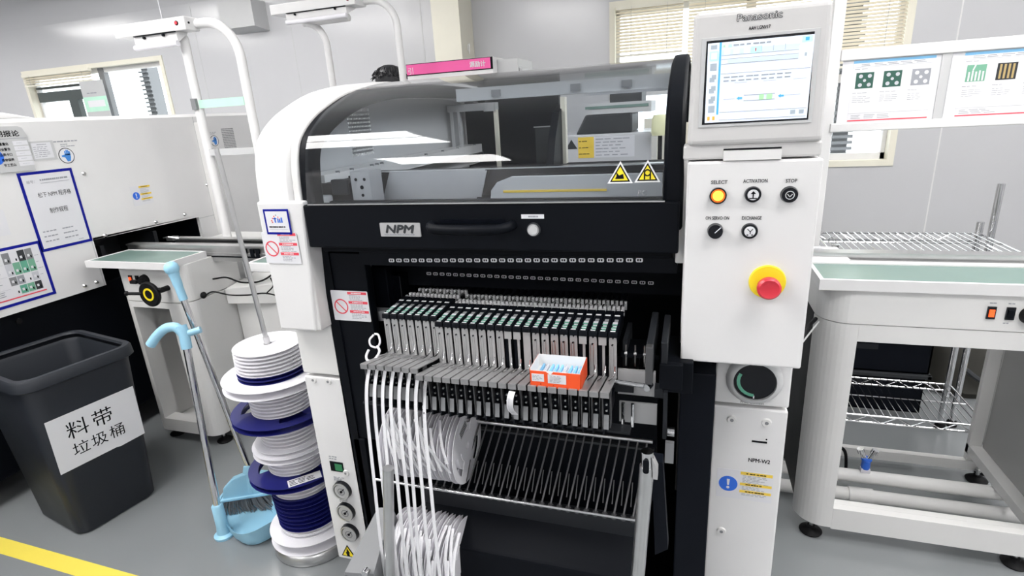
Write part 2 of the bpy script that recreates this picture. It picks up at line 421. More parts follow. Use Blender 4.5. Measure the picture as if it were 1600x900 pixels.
for k, z in enumerate((.368, .288, .207)):
    g = MB().m('blackgloss').disc(fc, -.992, z, .0315, 0, .012, r1=.030).m('steel').ring(fc, -.992, z, .024, .029, .010, .014).build('pressure_gauge', col)
    MB().m('satin').disc(fc, -.990, z, .0235, .012, .0135).m('midgrey').ring(fc, -.990, z, .010, .013, .0135, .0142).m('ink').bar2(fc, -.990, z, -.979, z+.012, .003, .0135, .0145).disc(fc, -.99, z, .004, .0135, .016).build('gauge_dial', g)
def tri_sign(b, fr, u, v, s, w=.0006, white=True):
    T = lambda k: [(u-k*.5*s, v-k*.29*s), (u+k*.5*s, v-k*.29*s), (u, v+k*.577*s)]
    if white: b.m('paperwhite').poly(fr, T(1.28), 0, w)
    b.m('ink').poly(fr, T(1.02), 0, w*2); b.m('yellow').poly(fr, T(.80), 0, w*3)
b = MB(); tri_sign(b, fc, -1.016, .118, .052, white=False)
b.m('ink').poly(fc, [(-1.020,.106),(-1.010,.106),(-1.012,.118),(-1.008,.118),(-1.018,.138),(-1.020,.121),(-1.024,.121)], 0, .0024).build('hazard_sticker', col)

# side wall with its vent slots, and the body shell
b = MB().m('lightgrey'); X0, X1 = -1.045, -1.02
outer = inset(PROF, .048); 
fs = eastface(X1)
def zt(y):
    for (a, za), (c, zc) in zip(outer, outer[1:]):
        if a <= y <= c and c > a: return za+(zc-za)*(y-a)/(c-a)
    return 1.4
ys = [1.24, 1.27, 1.31, 1.4, 1.553, 1.682, 1.8, 2.0, 2.2, 2.4, 2.6, 2.7]
for a, c in zip(ys, ys[1:]):
    za, zc = zt(a), zt(c)
    if a == 1.553: b.poly(fs, [(a,.1),(c,.1),(c,1.345),(a,1.345)], -.025, 0); b.poly(fs, [(a,1.49),(c,1.49),(c,zc),(a,za)], -.025, 0)
    else: b.poly(fs, [(a,.1),(c,.1),(c,zc),(a,za)], -.025, 0)
for r in range(1, 12): b.rect(fs, 1.553, 1.345+.145*r/12-.0035, 1.682, 1.345+.145*r/12+.0035, -.002, 0)
for k in range(1, 14): b.rect(fs, 1.553+.129*k/14-.0025, 1.345, 1.553+.129*k/14+.0026, 1.49, -.002, 0)
b.build('side_panel', m)
fb = MB().m('black').box(-.895, -.012, 1.76, 1.79, .1, 1.15).box(-1.02, -.94, 1.32, 1.79, .1, 1.2).box(-.935, -.905, 1.20, 1.79, .09, 1.14).box(.066, .071, 1.20, 1.79, .09, 1.14).box(-.9, .07, 1.2, 1.79, .05, .09)
fb.build('feeder_bay', m)
MB().m('black').box(-.93, -.802, 1.205, 1.235, .56, 1.125).box(-.925, -.885, 1.2, 1.24, .09, .56).build('bay_panel', m, bevel=.003)
MB().m('navy').box(-.004, .068, 1.12, 1.2, .20, .90).build('bay_panel', m, bevel=.003)
MB().m('lightgrey').box(-1.03, .2, 1.8, 2.79, .08, 1.16).build('base_body', m, bevel=.01)
# door
dr = MB().m('black').box(-.912, -.018, 1.14, 1.18, 1.155, 1.262).box(-.90, -.03, 1.175, 1.24, 1.135, 1.20).build('front_door', m, bevel=.004)
MB().m('steel').box(-.895, -.047, 1.1375, 1.145, 1.262, 1.2645).build('door_seam_strip', dr)
fd = front(1.14)
b = MB().m('black').tube(smoothpath([(-.562,1.142,1.214),(-.558,1.118,1.214),(-.535,1.100,1.212),(-.465,1.095,1.211),(-.395,1.100,1.212),(-.373,1.118,1.214),(-.369,1.142,1.214)],5), .011, 10)
b.build('handle', dr)
MB().m('blackgloss').rrect(fd, -.545, 1.217, -.386, 1.228, .005, 0, .001).build('handle_recess', dr)
b = MB().m('satin').rrect(fd, -.700, 1.186, -.594, 1.219, .002, 0, .003)
b.m('darkgrey').text(fd, 'NPM', -.647, 1.1955, .026, .0036, 'c', 2.6, .22, fit=.075)
b.m('greyink').lines(fd, -.690, 1.1935, -.606, 1.189, 1, .0022, .0036, .05, 12).build('name_plate', dr)
b = MB().m('paper').rect(fd, -.348, 1.2285, -.297, 1.2375).m('greyink').lines(fd, -.332, 1.236, -.308, 1.230, 1, .0035, .001, .1, 5); b.build('button_label', dr)
MB().m('darkgrey').disc(fd, -.321, 1.2045, .0155, 0, .004).m('steel').ring(fd, -.321, 1.2045, .010, .013, .004, .007).m('lightgrey').disc(fd, -.321, 1.2045, .010, .004, .009).build('door_button', dr)
# glass cover
G = [(1.140,1.265),(1.148,1.31),(1.156,1.35),(1.169,1.393),(1.192,1.428),(1.238,1.463),(1.305,1.495),(1.427,1.534),(1.6,1.560),(1.78,1.569)]
gl = MB().m('glass').strip(smoothpath([(0,y,z) for y,z in G], 4) and [(p.y,p.z) for p in smoothpath([(0,y,z) for y,z in G],4)], -.897, -.050)
glo = gl.build('glass_cover', m)
for f_ in glo.data.polygons: f_.use_smooth = True
MB().m('acrylic').strip([(1.78,1.569),(1.95,1.572),(2.2,1.572),(2.45,1.560)], -.897, -.05).build('rear_glass_cover', m)
fg = Fr((0,1.1395,1.265), (1,0,0), (0,.17,.985))
b = MB(); tri_sign(b, fg, -.136, .050, .040); b.m('ink').poly(fg, [(-.146,.044),(-.128,.044),(-.130,.054),(-.138,.051),(-.144,.058),(-.143,.050)], 0, .0024); b.build('hazard_sticker', glo)
b = MB(); tri_sign(b, fg, -.082, .051, .040); b.m('ink').ring(fg, -.082, .055, .0045, .0072, 0, .0024, 20).rect(fg, -.089, .042, -.0862, .052, 0, .0024).rect(fg, -.0778, .042, -.075, .052, 0, .0024); b.build('hazard_sticker', glo)
b = MB().m('midgrey').text(fg, 'PC', -.10, .010, .016, .001); b.build('glass_marking', glo)
# things inside the cover
b = MB().m('offwhite').box(-1.015, -.93, 1.27, 2.7, 1.285, 1.32).box(-1.015, -.95, 1.27, 2.7, 1.235, 1.275)
b.m('steel').box(-.945, -.925, 1.27, 2.7, 1.265, 1.285); b.m('midgrey')
for y in (1.34,1.41,1.52,1.55,1.58,1.75,1.9,2.05,2.2,2.4): b.cyl((-.935,y,1.318),(-.935,y,1.324),.006,n=8)
b.build('side_rail', m)
b = MB().m('lightgrey').box(-.72, -.05, 1.72, 1.76, 1.492, 1.530); b.m('midgrey')
for x in (-.6,-.35,-.2): b.box(x, x+.03, 1.715, 1.72, 1.50, 1.52)
b.m('steel').box(-.3, -.06, 1.713, 1.72, 1.484, 1.491); b.build('cross_beam', m)
b = MB().m('navy').box(-1.0, -.56, 2.48, 2.52, 1.15, 1.55); b.m('darkgrey').box(-.66,-.58,2.44,2.48,1.2,1.38).m('steel').box(-.665,-.575,2.435,2.445,1.38,1.385); b.build('rear_inner_panel', m)
b = MB().m('lightgrey').box(-1.01, -.79, 2.3, 2.34, 1.465, 1.495).box(-1.0,-.985,2.3,2.32,1.2,1.465).box(-.965,-.955,2.3,2.32,1.2,1.465).m('cream').box(-.80,-.785,2.3,2.32,1.2,1.465).m('satin').box(-.84,-.79,2.29,2.30,1.46,1.495)
b.build('inner_frame', m)
b = MB().m('cream').box(-.535,-.515,2.40,2.44,1.18,1.50).m('navy').poly(eastface(-.53), [(2.2,1.2),(2.45,1.2),(2.45,1.47),(2.36,1.44),(2.27,1.34)], -.03, 0); b.build('inner_post', m)
b = MB().m('black').box(-.96, -.05, 1.20, 2.45, 1.20, 1.225).build('inner_deck', m)
b = MB().m('gunmetal').box(-.97, -.05, 1.38, 1.52, 1.235, 1.305).m('blackgloss').box(-.79, -.05, 1.33, 1.38, 1.25, 1.318).m('steel').box(-.79,-.05,1.325,1.332,1.317,1.320).box(-.70,-.05,1.39,1.395,1.305,1.309)
b.m('signyellow').box(-.455,-.20,1.329,1.3305,1.268,1.274); tri_sign(b, front(1.33), -.325, 1.284, .016, white=False)
b.build('gantry_beam', m, bevel=.003)
b = MB().m('satin').poly(front(1.32), [(-.79,1.245),(-.52,1.245),(-.49,1.318),(-.76,1.318)], 0, .004).build('beam_shield', m)
b = MB().m('satin').poly(front(1.318), [(-.565,1.25),(-.505,1.25),(-.485,1.316),(-.565,1.316)], 0, .003).build('shield_plate', m)
b = MB().m('lightgrey').poly(front(1.30), [(-.475,1.245),(-.06,1.245),(-.06,1.300),(-.42,1.300),(-.455,1.288),(-.472,1.268)], -.02, 0).m('signyellow').rect(front(1.30), -.44, 1.262, -.185, 1.268, 0, .001).build('head_cover', m, bevel=.006)
b = MB().m('black').box(-.89, -.05, 1.22, 1.24, 1.215, 1.258); b.m('lightgrey')
for k in range(13): b.disc(front(1.22), -.79+.062*k, 1.237, .006, 0, .002, 8)
b.build('front_beam', m)
b = MB().m('satin').box(-.83, -.775, 1.24, 1.30, 1.21, 1.33); b.m('black')
for u, v, r in ((-.815,1.31,.004),(-.79,1.31,.004),(-.80,1.29,.005),(-.815,1.25,.008),(-.79,1.245,.012),(-.80,1.27,.004)): b.disc(front(1.24), u, v, r, 0, .001, 12)
b.build('head_bracket', m)
b = MB().m('black').box(-.95,-.835,1.26,1.42,1.235,1.30).m('darkgrey').box(-.90,-.85,1.25,1.27,1.27,1.31); b.build('motor_block', m, bevel=.004)

# slot number tags on the beams below the door
b = MB().m('black').box(-.80, -.02, 1.185, 1.26, 1.10, 1.135).box(-.90, 0, 1.25, 1.36, 1.085, 1.12).box(-.9, 0, 1.365, 1.42, .99, 1.12).m('gunmetal')
for k in range(60): b.box(-.80+.012*k, -.794+.012*k, 1.186, 1.25, 1.135, 1.142)
b.build('tag_beam', m)
def tag_proto(fr, u, v, s):
    return MB().m('paperwhite').rrect(fr, u-.0075*s, v-.0045*s, u+.0075*s, v+.0045*s, .003*s, 0, .001).m('ink').rect(fr, u-.0045*s, v-.0025*s, u-.0012*s, v+.0025*s, 0, .0014).rect(fr, u+.0006*s, v-.0025*s, u+.0042*s, v+.0025*s, 0, .0014)
f1 = front(1.184)
tp = tag_proto(f1, -.708, 1.114, 1.0).build('slot_tag', m, origin=(-.708, 1.184, 1.114))
for k in range(1, 30):
    o = tp.copy(); C.objects.link(o); o.parent = m; o.location = tp.location+Vector((.0210*k, 0, .0005*k))
f2 = front(1.363)
tp = tag_proto(f2, -.70, 1.027, .95).build('slot_tag', m, origin=(-.70, 1.363, 1.027))
for k in range(1, 31):
    o = tp.copy(); C.objects.link(o); o.parent = m; o.location = tp.location+Vector((.0205*k, 0, -.0002*k))
# dark unit hanging inside, left
b = MB().m('navy').box(-.868, -.80, 1.30, 1.34, .94, 1.06).m('midgrey').box(-.875,-.845,1.30,1.305,1.02,1.07).m('blackgloss').box(-.84,-.77,1.32,1.40,.93,1.03); b.build('cutter_unit', m, bevel=.004)
b = MB().m('plasticclear').lathe([(.0,.0),(.022,.002),(.028,.012),(.028,.034),(.0,.034)], (-.828,1.30,.905)).build('filter_bowl', m)

# stickers
def no_entry(fr, u0, v0, u1, v1, name, par, label=None):
    b = MB().m('paper').rrect(fr, u0, v0, u1, v1, .003, 0, .0007); W, H = u1-u0, v1-v0
    cx, cy, r = u0+W*.24, v0+H*.47, W*.19
    b.m('signred').ring(fr, cx, cy, r*.84, r, .0005, .0011).bar2(fr, cx-r*.62, cy+r*.62, cx+r*.62, cy-r*.62, r*.14, .0005, .0011)
    for k in range(3):
        v = v1-H*(.03+.305*k); b.m('signred').rect(fr, u0+W*.46, v-H*.085, u0+W*.97, v, .0005, .0011)
        b.m('paperwhite').lines(fr, u0+W*.56, v-H*.02, u0+W*.88, v-H*.065, 1, H*.03, .0014, .2, 7)
        b.m('greyink').lines(fr, u0+W*.50, v-H*.10, u0+W*.95, v-H*.29, 4, H*.018, .0011, .45, 5)
    return b.build(name, par)
no_entry(fc, -.917, .936, -.803, 1.022, 'warning_sticker', m)
ff = front(1.1495)
b = no_entry(ff, -1.062, 1.108, -.952, 1.192, 'warning_sticker', m)

# right pillar with its dial
p1 = MB().m('white').box(.071, .226, 1.2, 1.33, .792, .96).build('pillar_panel', m, bevel=.004)
p2 = MB().m('white').box(.071, .226, 1.2, 1.33, .07, .784).build('pillar_panel', m, bevel=.004)
dial = MB().m('lightgrey').lathe([(.058,0),(.058,-.006),(.050,-.018),(.044,-.020),(.044,-.008),(.001,-.008)], (.151,1.2,.858), 'y').build('switch_bezel', p1)
b = MB().m('blackgloss').disc(front(1.2), .151, .858, .043, .006, .014); b.build('rotary_switch', p1)
b = MB().m('pcb')
fp = front(1.2)
for k in range(8):
    a0, a1 = math.radians(150+k*15), math.radians(165+k*15)
    b.poly(fp, [(.151+.030*math.cos(a0),.858+.030*math.sin(a0)),(.151+.037*math.cos(a0),.858+.037*math.sin(a0)),(.151+.037*math.cos(a1),.858+.037*math.sin(a1)),(.151+.030*math.cos(a1),.858+.030*math.sin(a1))][::-1][::-1], .014, .0146)
b.m('paperwhite').rect(fp, .150, .817, .1525, .824, .014, .0146).build('dial_marking', p1)
MB().m('darkgrey').text(fp, 'Print Connect', .151, .796, .0085, .0006, 'c').build('printed_caption', p1)
for u, v in ((.111,.751),(.184,.752),(.105,.438)):
    MB().m('offwhite').disc(fp, u, v, .011, 0, .004, r1=.009).m('midgrey').disc(fp, u, v, .004, .004, .0046).build('screw_cap', p2)
MB().m('ink').rect(fp, .157, .698, .189, .7025, 0, .001).disc(fp, .187, .7085, .002, 0, .001, 10).build('card_slot', p2)
MB().m('ink').text(fp, 'NPM-W2', .153, .645, .0145, .0006, 'l', .8, fit=.046).build('model_lettering', p2)
def must_do(fr, u0, v0, u1, v1, name, par):
    W, H = u1-u0, v1-v0
    b = MB().m('paper').rrect(fr, u0, v0, u1, v1, .003, 0, .0007); cx, cy, r = u0+W*.21, v0+H*.5, W*.17
    b.m('signblue').disc(fr, cx, cy, r, .0005, .0011); b.m('paperwhite').poly(fr, [(cx-r*.10,cy-r*.18),(cx+r*.10,cy-r*.18),(cx+r*.16,cy+r*.62),(cx-r*.16,cy+r*.62)], .0005, .0016).disc(fr, cx, cy-r*.48, r*.17, .0005, .0016, 14)
    for v, h, n in ((.87,.10,6),(.50,.09,3),(.25,.09,2)):
        b.m('signyellow').rect(fr, u0+W*.42, v0+H*v, u0+W*.98, v0+H*(v+h), .0005, .0011)
        b.m('ink').lines(fr, u0+W*.52, v0+H*(v+h*.8), u0+W*.9, v0+H*(v+h*.2), 1, H*.03, .0014, .3, 6)
        b.m('greyink').lines(fr, u0+W*.46, v0+H*(v-.01), u0+W*.95, v0+H*(v-.05*n), n, H*.016, .0011, .4, 5)
    return b.build(name, par)
must_do(fp, .087, .538, .210, .618, 'warning_sticker', p2)

# operation panel
op = MB().m('white').box(-.006, .217, 1.08, 1.165, .945, 1.344).build('operation_panel', m, bevel=.004)
MB().m('offwhite').box(-.024, .21, 1.165, 1.26, 1.128, 1.347).build('panel_box', op, bevel=.003)
MB().m('black').box(0, .21, 1.166, 1.24, .945, 1.127).build('panel_bracket', op)
f8 = front(1.08)
def button(u, v, mt, capname):
    b = MB().m('blackgloss').disc(f8, u, v, .0145, 0, .007, r1=.0135).build('push_button', op)
    MB().m(mt).disc(f8, u, v, .0098, .006, .0085, r1=.0092).build(capname, b); return b
bb = MB().m('amberrim').disc(f8, .0495, 1.283, .0145, 0, .007, r1=.0135).m('blackgloss').ring(f8, .0495, 1.283, .0125, .0148, 0, .008).build('push_button', op)
MB().m('amber').disc(f8, .0495, 1.283, .0098, .006, .0095, r1=.0088).build('lit_cap', bb)
k = button(.1085, 1.284, 'paper', 'cap'); MB().m('ink').poly(f8, [(.1085,1.291),(.104,1.286),(.113,1.286)][::1][::-1][::-1], .0085, .009).rect(f8, .1075,1.279,.1095,1.286,.0085,.009).rect(f8,.102,1.277,.115,1.279,.0085,.009).build('arrow_mark', k)
k = MB().m('blackgloss').disc(f8, .168, 1.283, .0148, 0, .009, r1=.013).m('lightgrey').ring(f8, .168, 1.283, .0062, .0076, .009, .0094, 24).bar2(f8,.164,1.285,.168,1.280,.0014,.009,.0094).bar2(f8,.168,1.280,.172,1.285,.0014,.009,.0094).build('push_button', op)
k = MB().m('blackgloss').disc(f8, .048, 1.217, .0145, 0, .012, r1=.013).m('paperwhite').bar2(f8, .047, 1.215, .057, 1.225, .0014, .012, .0126).build('selector_switch', op)
k = button(.1075, 1.217, 'paper', 'cap'); MB().m('ink').bar2(f8,.103,1.222,.108,1.217,.0014,.0085,.009).bar2(f8,.108,1.217,.112,1.222,.0014,.0085,.009).rect(f8,.1072,1.213,.1088,1.218,.0085,.009).rect(f8,.102,1.210,.105,1.212,.0085,.009).rect(f8,.110,1.210,.113,1.212,.0085,.009).build('exchange_mark', k)
b = MB().m('darkgrey')
for t, u, v, wd in (('SELECT',.0505,1.304,.028),('ACTIVATION',.111,1.305,.040),('STOP',.1695,1.304,.018),('ON SERVO ON',.0505,1.238,.041),('EXCHANGE',.1095,1.238,.033)):
    b.text(f8, t, u, v, .0088, .0006, 'c', .8, fit=wd)
b.build('panel_lettering', op)
es = MB().m('yellow').disc(f8, .1445, 1.120, .0325, 0, .006, 40, r1=.031).build('emergency_stop', op)
MB().m('red').lathe([(.010,-.006),(.012,-.022),(.0205,-.024),(.0205,-.034),(.017,-.038),(.012,-.0365),(.0,-.0365)], (.1445,1.08,1.1165), 'y').build('mushroom_head', es)

# monitor
mo = MB().m('housing').poly(front(1.08), [(-.008,1.372),(.212,1.372),(.207,1.592),(-.004,1.592)], -.07, 0).build('monitor', m, bevel=.009, seg=3)
MB().m('housing').box(-.014, .214, 1.086, 1.16, 1.347, 1.373).build('monitor_sill', mo, bevel=.004)
MB().m('white').box(.055, .150, 1.078, 1.10, 1.345, 1.362).m('ink').rect(front(1.0858), .055, 1.3625, .150, 1.3655, 0, .001).build('monitor_bracket', mo)
fm = front(1.08)
MB().m('lightgrey').rect(fm, .010, 1.404, .192, 1.551, 0, .0015).build('screen_surround', mo, bevel=.001)
MB().m('blackgloss').poly(fm, [(.016,1.409),(.186,1.409),(.183,1.546),(.018,1.546)], 0, .0018).build('screen_border', mo)
s0, s1, t0, t1 = .0205, .1835, 1.412, 1.542
b = MB().m('screen').rect(fm, s0, t0, s1, t1, 0, .0022)
W_, H_ = s1-s0, t1-t0
def sr(mt, a, c, d, e, w=.0026): b.m(mt).rect(fm, s0+W_*a, t0+H_*c, s0+W_*d, t0+H_*e, .001, w)
sr('screenblue', .115, .10, .135, 1)
for i, v in enumerate((.66,.52,.38,.25,.13)):
    sr('screengrey', .03, v, .095, v+.09); 
    if i in (1,2,3): sr('screen', .03, v+.055, .05, v+.09, .003); sr('screen', .08, v, .095, v+.03, .003)
sr('screencyan', .02, .78, .11, .90); sr('screen', .035, .80, .095, .88, .003)
sr('screengrey', .03, .925, .09, .975); sr('screengreen', .15, .94, .17, .965); sr('screencyan', .20, .935, .235, .97)
b.m('screenline').lines(fm, s0+W_*.25, t0+H_*.975, s0+W_*.65, t0+H_*.935, 1, .0022, .0028, .1, 6)
sr('screenpale', .14, .84, .87, .91)
for a in (.16,.25,.35): sr('screen', a, .845, a+.06, .905, .003)
sr('screencyan', .42, .84, .52, .92, .003); sr('red', .46, .86, .47, .90, .0034)
for a in (.52,.63,.74): sr('screenline', a, .85, a+.003, .92, .003)
sr('screencyan', .89, .92, .985, .99); sr('screenblue', .92, .935, .955, .975, .003)
for v in (.835,.79,.73,.61): sr('screenline', .14, v, .87 if v > .62 else .99, v+.005)
sr('screenpale', .20, .74, .87, .785); sr('screen', .90, .73, .97, .82); sr('screengrey', .925, .755, .945, .795, .003)
b.m('screenline').lines(fm, s0+W_*.17, t0+H_*.59, s0+W_*.9, t0+H_*.50, 2, .0018, .0028, .1, 9)
for a in (.30,.58,.86): sr('screenline', a-.02, .49, a+.10, .493)
for v in (.255,.325): sr('screenline', .38, v, .68, v+.008)
sr('screengreen', .53, .263, .575, .325, .003); sr('screengreen', .60, .263, .655, .325, .003)
for u in (.31,.71): 
    b.m('screenblue').poly(fm, [(s0+W_*u,t0+H_*.295),(s0+W_*(u+.025),t0+H_*.272),(s0+W_*(u+.025),t0+H_*.284),(s0+W_*(u+.055),t0+H_*.284),(s0+W_*(u+.055),t0+H_*.306),(s0+W_*(u+.025),t0+H_*.306),(s0+W_*(u+.025),t0+H_*.318)], .001, .003)
sr('screenline', .18, .29, .29, .293); sr('screenline', .77, .30, .92, .303)
for v in (.025,.125): sr('screenline', .145, v, .99, v+.005)
sr('screengrey', .84, .06, .885, .11); sr('screengrey', .92, .06, .965, .11); sr('screen', .16, .03, .23, .11)
sr('screenorange', .025, .03, .05, .08); sr('screenorange', .075, .03, .10, .08)
b.build('touch_screen', mo)
b = MB().m('ink').text(fm, 'Panasonic', .099, 1.5725, .0150, .0006, 'c', 2.6, fit=.068)
b.m('lightgrey').text(fm, 'Panasonic', .099, 1.5725, .0150, .0010, 'c', 0, fit=.068).build('brand_lettering', mo)
MB().m('ink').text(fm, 'AAH LGNV17', .100, 1.5575, .0075, .0006, 'c', 1, fit=.033).build('model_lettering', mo)
# cables between panel and pillar on the right side
b = MB().m('rubber').tube(smoothpath([(.388,1.80,.785),(.345,1.72,.77),(.30,1.62,.68),(.262,1.52,.58),(.225,1.42,.50)]), .006, 8); b.build('cable', m)
MB().m('satin').cyl((.225,1.40,.77),(.388,1.76,.79),.0025,n=8).build('tie_rod', m)

# side conveyor shelf of the machine toward the left
b = MB().m('white').box(-1.70, -1.07, 1.72, 1.735, .905, .935).box(-1.6995, -1.685, 1.735, 1.90, .905, .9345).box(-1.6985,-1.07,1.7205,1.90,.90,.9055).m('mint').box(-1.685, -1.07, 1.735, 1.90, .92, .932)
b.m('white').box(-1.62, -1.07, 1.78, 1.86, .55, .90); b.build('inlet_shelf', m, bevel=.002)
# ================================================================== the feeder cart and what it carries
ct = thing('feeder_cart', (-.42, 1.1, 0), 'black feeder cart docked under the glass cover, with steel posts and a reel cradle', 'cart')
PT, X_F, NF = .0214, -.711, 27
def cr(t): return (1.20+(1.05-1.20)*t, .705+(.553-.705)*t)          # the cradle slope: t 0 at the back bar, 1 at the front bar
MB().m('steel').cyl((-.74,1.175,.684),(-.062,1.175,.684),.0055,n=12).build('back_bar', ct)
MB().m('chrome').cyl((-.76,1.05,.553),(-.085,1.05,.556),.0042,n=10).build('front_bar', ct)
rp = None
for k in range(31):
    x = -.0745-.0214*k
    if rp is None:
        rp = MB().m('darksteel').cyl((x,1.178,.684),(x-.021,1.053,.558),.0024,n=8).cyl((x-.006,1.106,.613),(x-.006,1.070,.573),.0014,n=6).ring(front(1.052), x-.021, .555, .003, .007, -.004, .004, 10).build('cradle_rod', ct)
    else:
        o = rp.copy(); C.objects.link(o); o.parent = ct; o.location = rp.location+Vector((-.0214*k, 0, 0))
MB().m('darkgrey').box(-.75,-.06,1.20,1.21,.64,.646).m('black').box(-.75,-.055,1.22,1.25,.48,.78).build('cradle_back', ct)
MB().m('gunmetal').box(-.66,-.075,1.11,1.13,.44,.505).m('black').poly(eastface(-.66), [(1.0,.10),(1.30,.10),(1.30,.46),(1.12,.46),(1.03,.40)], 0, .575).build('cart_base', ct, bevel=.006)
def post(xt, xb):
    return MB().m('steel').cyl((xt,.90,.81),(xb,.90,.05),.0135,n=24).m('chrome').cyl((xt+.0015,.90,.80),(xt,.90,.842),.0115,n=16)
b = post(-.057,-.098); b.m('black').rrect(front(.887), -.0635, .803, -.0525, .832, .005, -.002, .002); b.m('satin').poly(front(.90), [(-.045,.79),(-.037,.79),(-.037,.81),(-.048,.835)], -.01, .01); b.build('handle_post', ct)
MB().m('steel').cyl((-.628,.92,.70),(-.712,.92,.05),.0125,n=24).build('handle_post', ct)
MB().m('navy').poly(front(.93), [(-.05,.80),(-.03,.80),(-.015,.60),(-.04,.58)], -.03, 0).build('post_bracket', ct)
b = MB().m('midgrey').hexa([(-.79,.90,.06),(-.70,.90,.06),(-.70,1.15,.06),(-.79,1.15,.06)], [(-.785,.90,.385),(-.70,.90,.40),(-.70,1.02,.50),(-.745,1.02,.49)])
b.m('black').box(-.784,-.71,.899,.90,.06,.375).m('chrome').cyl((-.715,.90,.41),(-.715,.885,.41),.009,n=12); b.build('cart_foot', ct, bevel=.003)
b = MB().m('gunmetal').box(-.745,-.10,1.09,1.24,.855,.87).box(-.74,-.10,1.02,1.05,.795,.80).box(-.128,-.118,1.13,1.24,.84,.96); b.build('feeder_rail', ct)
b = MB().m('satin').box(-.135,-.055,1.10,1.106,.845,.905).box(-.130,-.050,1.085,1.09,.785,.835).m('chrome').cyl((-.145,1.08,.885),(-.07,1.08,.880),.0055,n=12).m('chrome').cyl((-.072,1.07,.880),(-.066,1.09,.880),.008,n=10)
for x in (-.12,-.10): b.cyl((x,1.07,.785),(x,1.07,.84),.004,n=8)
b.build('cart_latch', ct)
b = MB().m('gunmetal').box(-.070,-.056,1.02,1.20,.94,1.005).m('darksteel').box(-.070,-.056,1.0,1.02,.925,1.005); b.build('guide_bar', ct, bevel=.002)
b = MB().m('gunmetal').box(-.043,-.030,1.04,1.2,.95,1.0).m('black').box(-.045,0,1.035,1.05,.90,.955).box(-.04,.02,1.06,1.2,.88,.95); b.build('guide_bar', ct, bevel=.002)
b = MB().m('gunmetal').box(-.055,-.03,1.06,1.09,.865,.885).box(-.036,-.028,1.05,1.09,.775,.885).m('chrome').cyl((-.026,1.05,.795),(-.012,1.05,.795),.010,n=14).m('midgrey').box(-.03,-.012,1.06,1.07,.71,.76); b.build('clamp_arm', ct)
b = MB().m('black').box(-.13,-.05,1.12,1.2,.925,.935).m('steel')
for x in (-.12,-.10,-.08): b.cyl((x,1.12,.905),(x,1.12,.955),.002,n=6).cyl((x-.003,1.12,.935),(x+.003,1.12,.935),.004,n=8)
b.build('connector_block', ct)

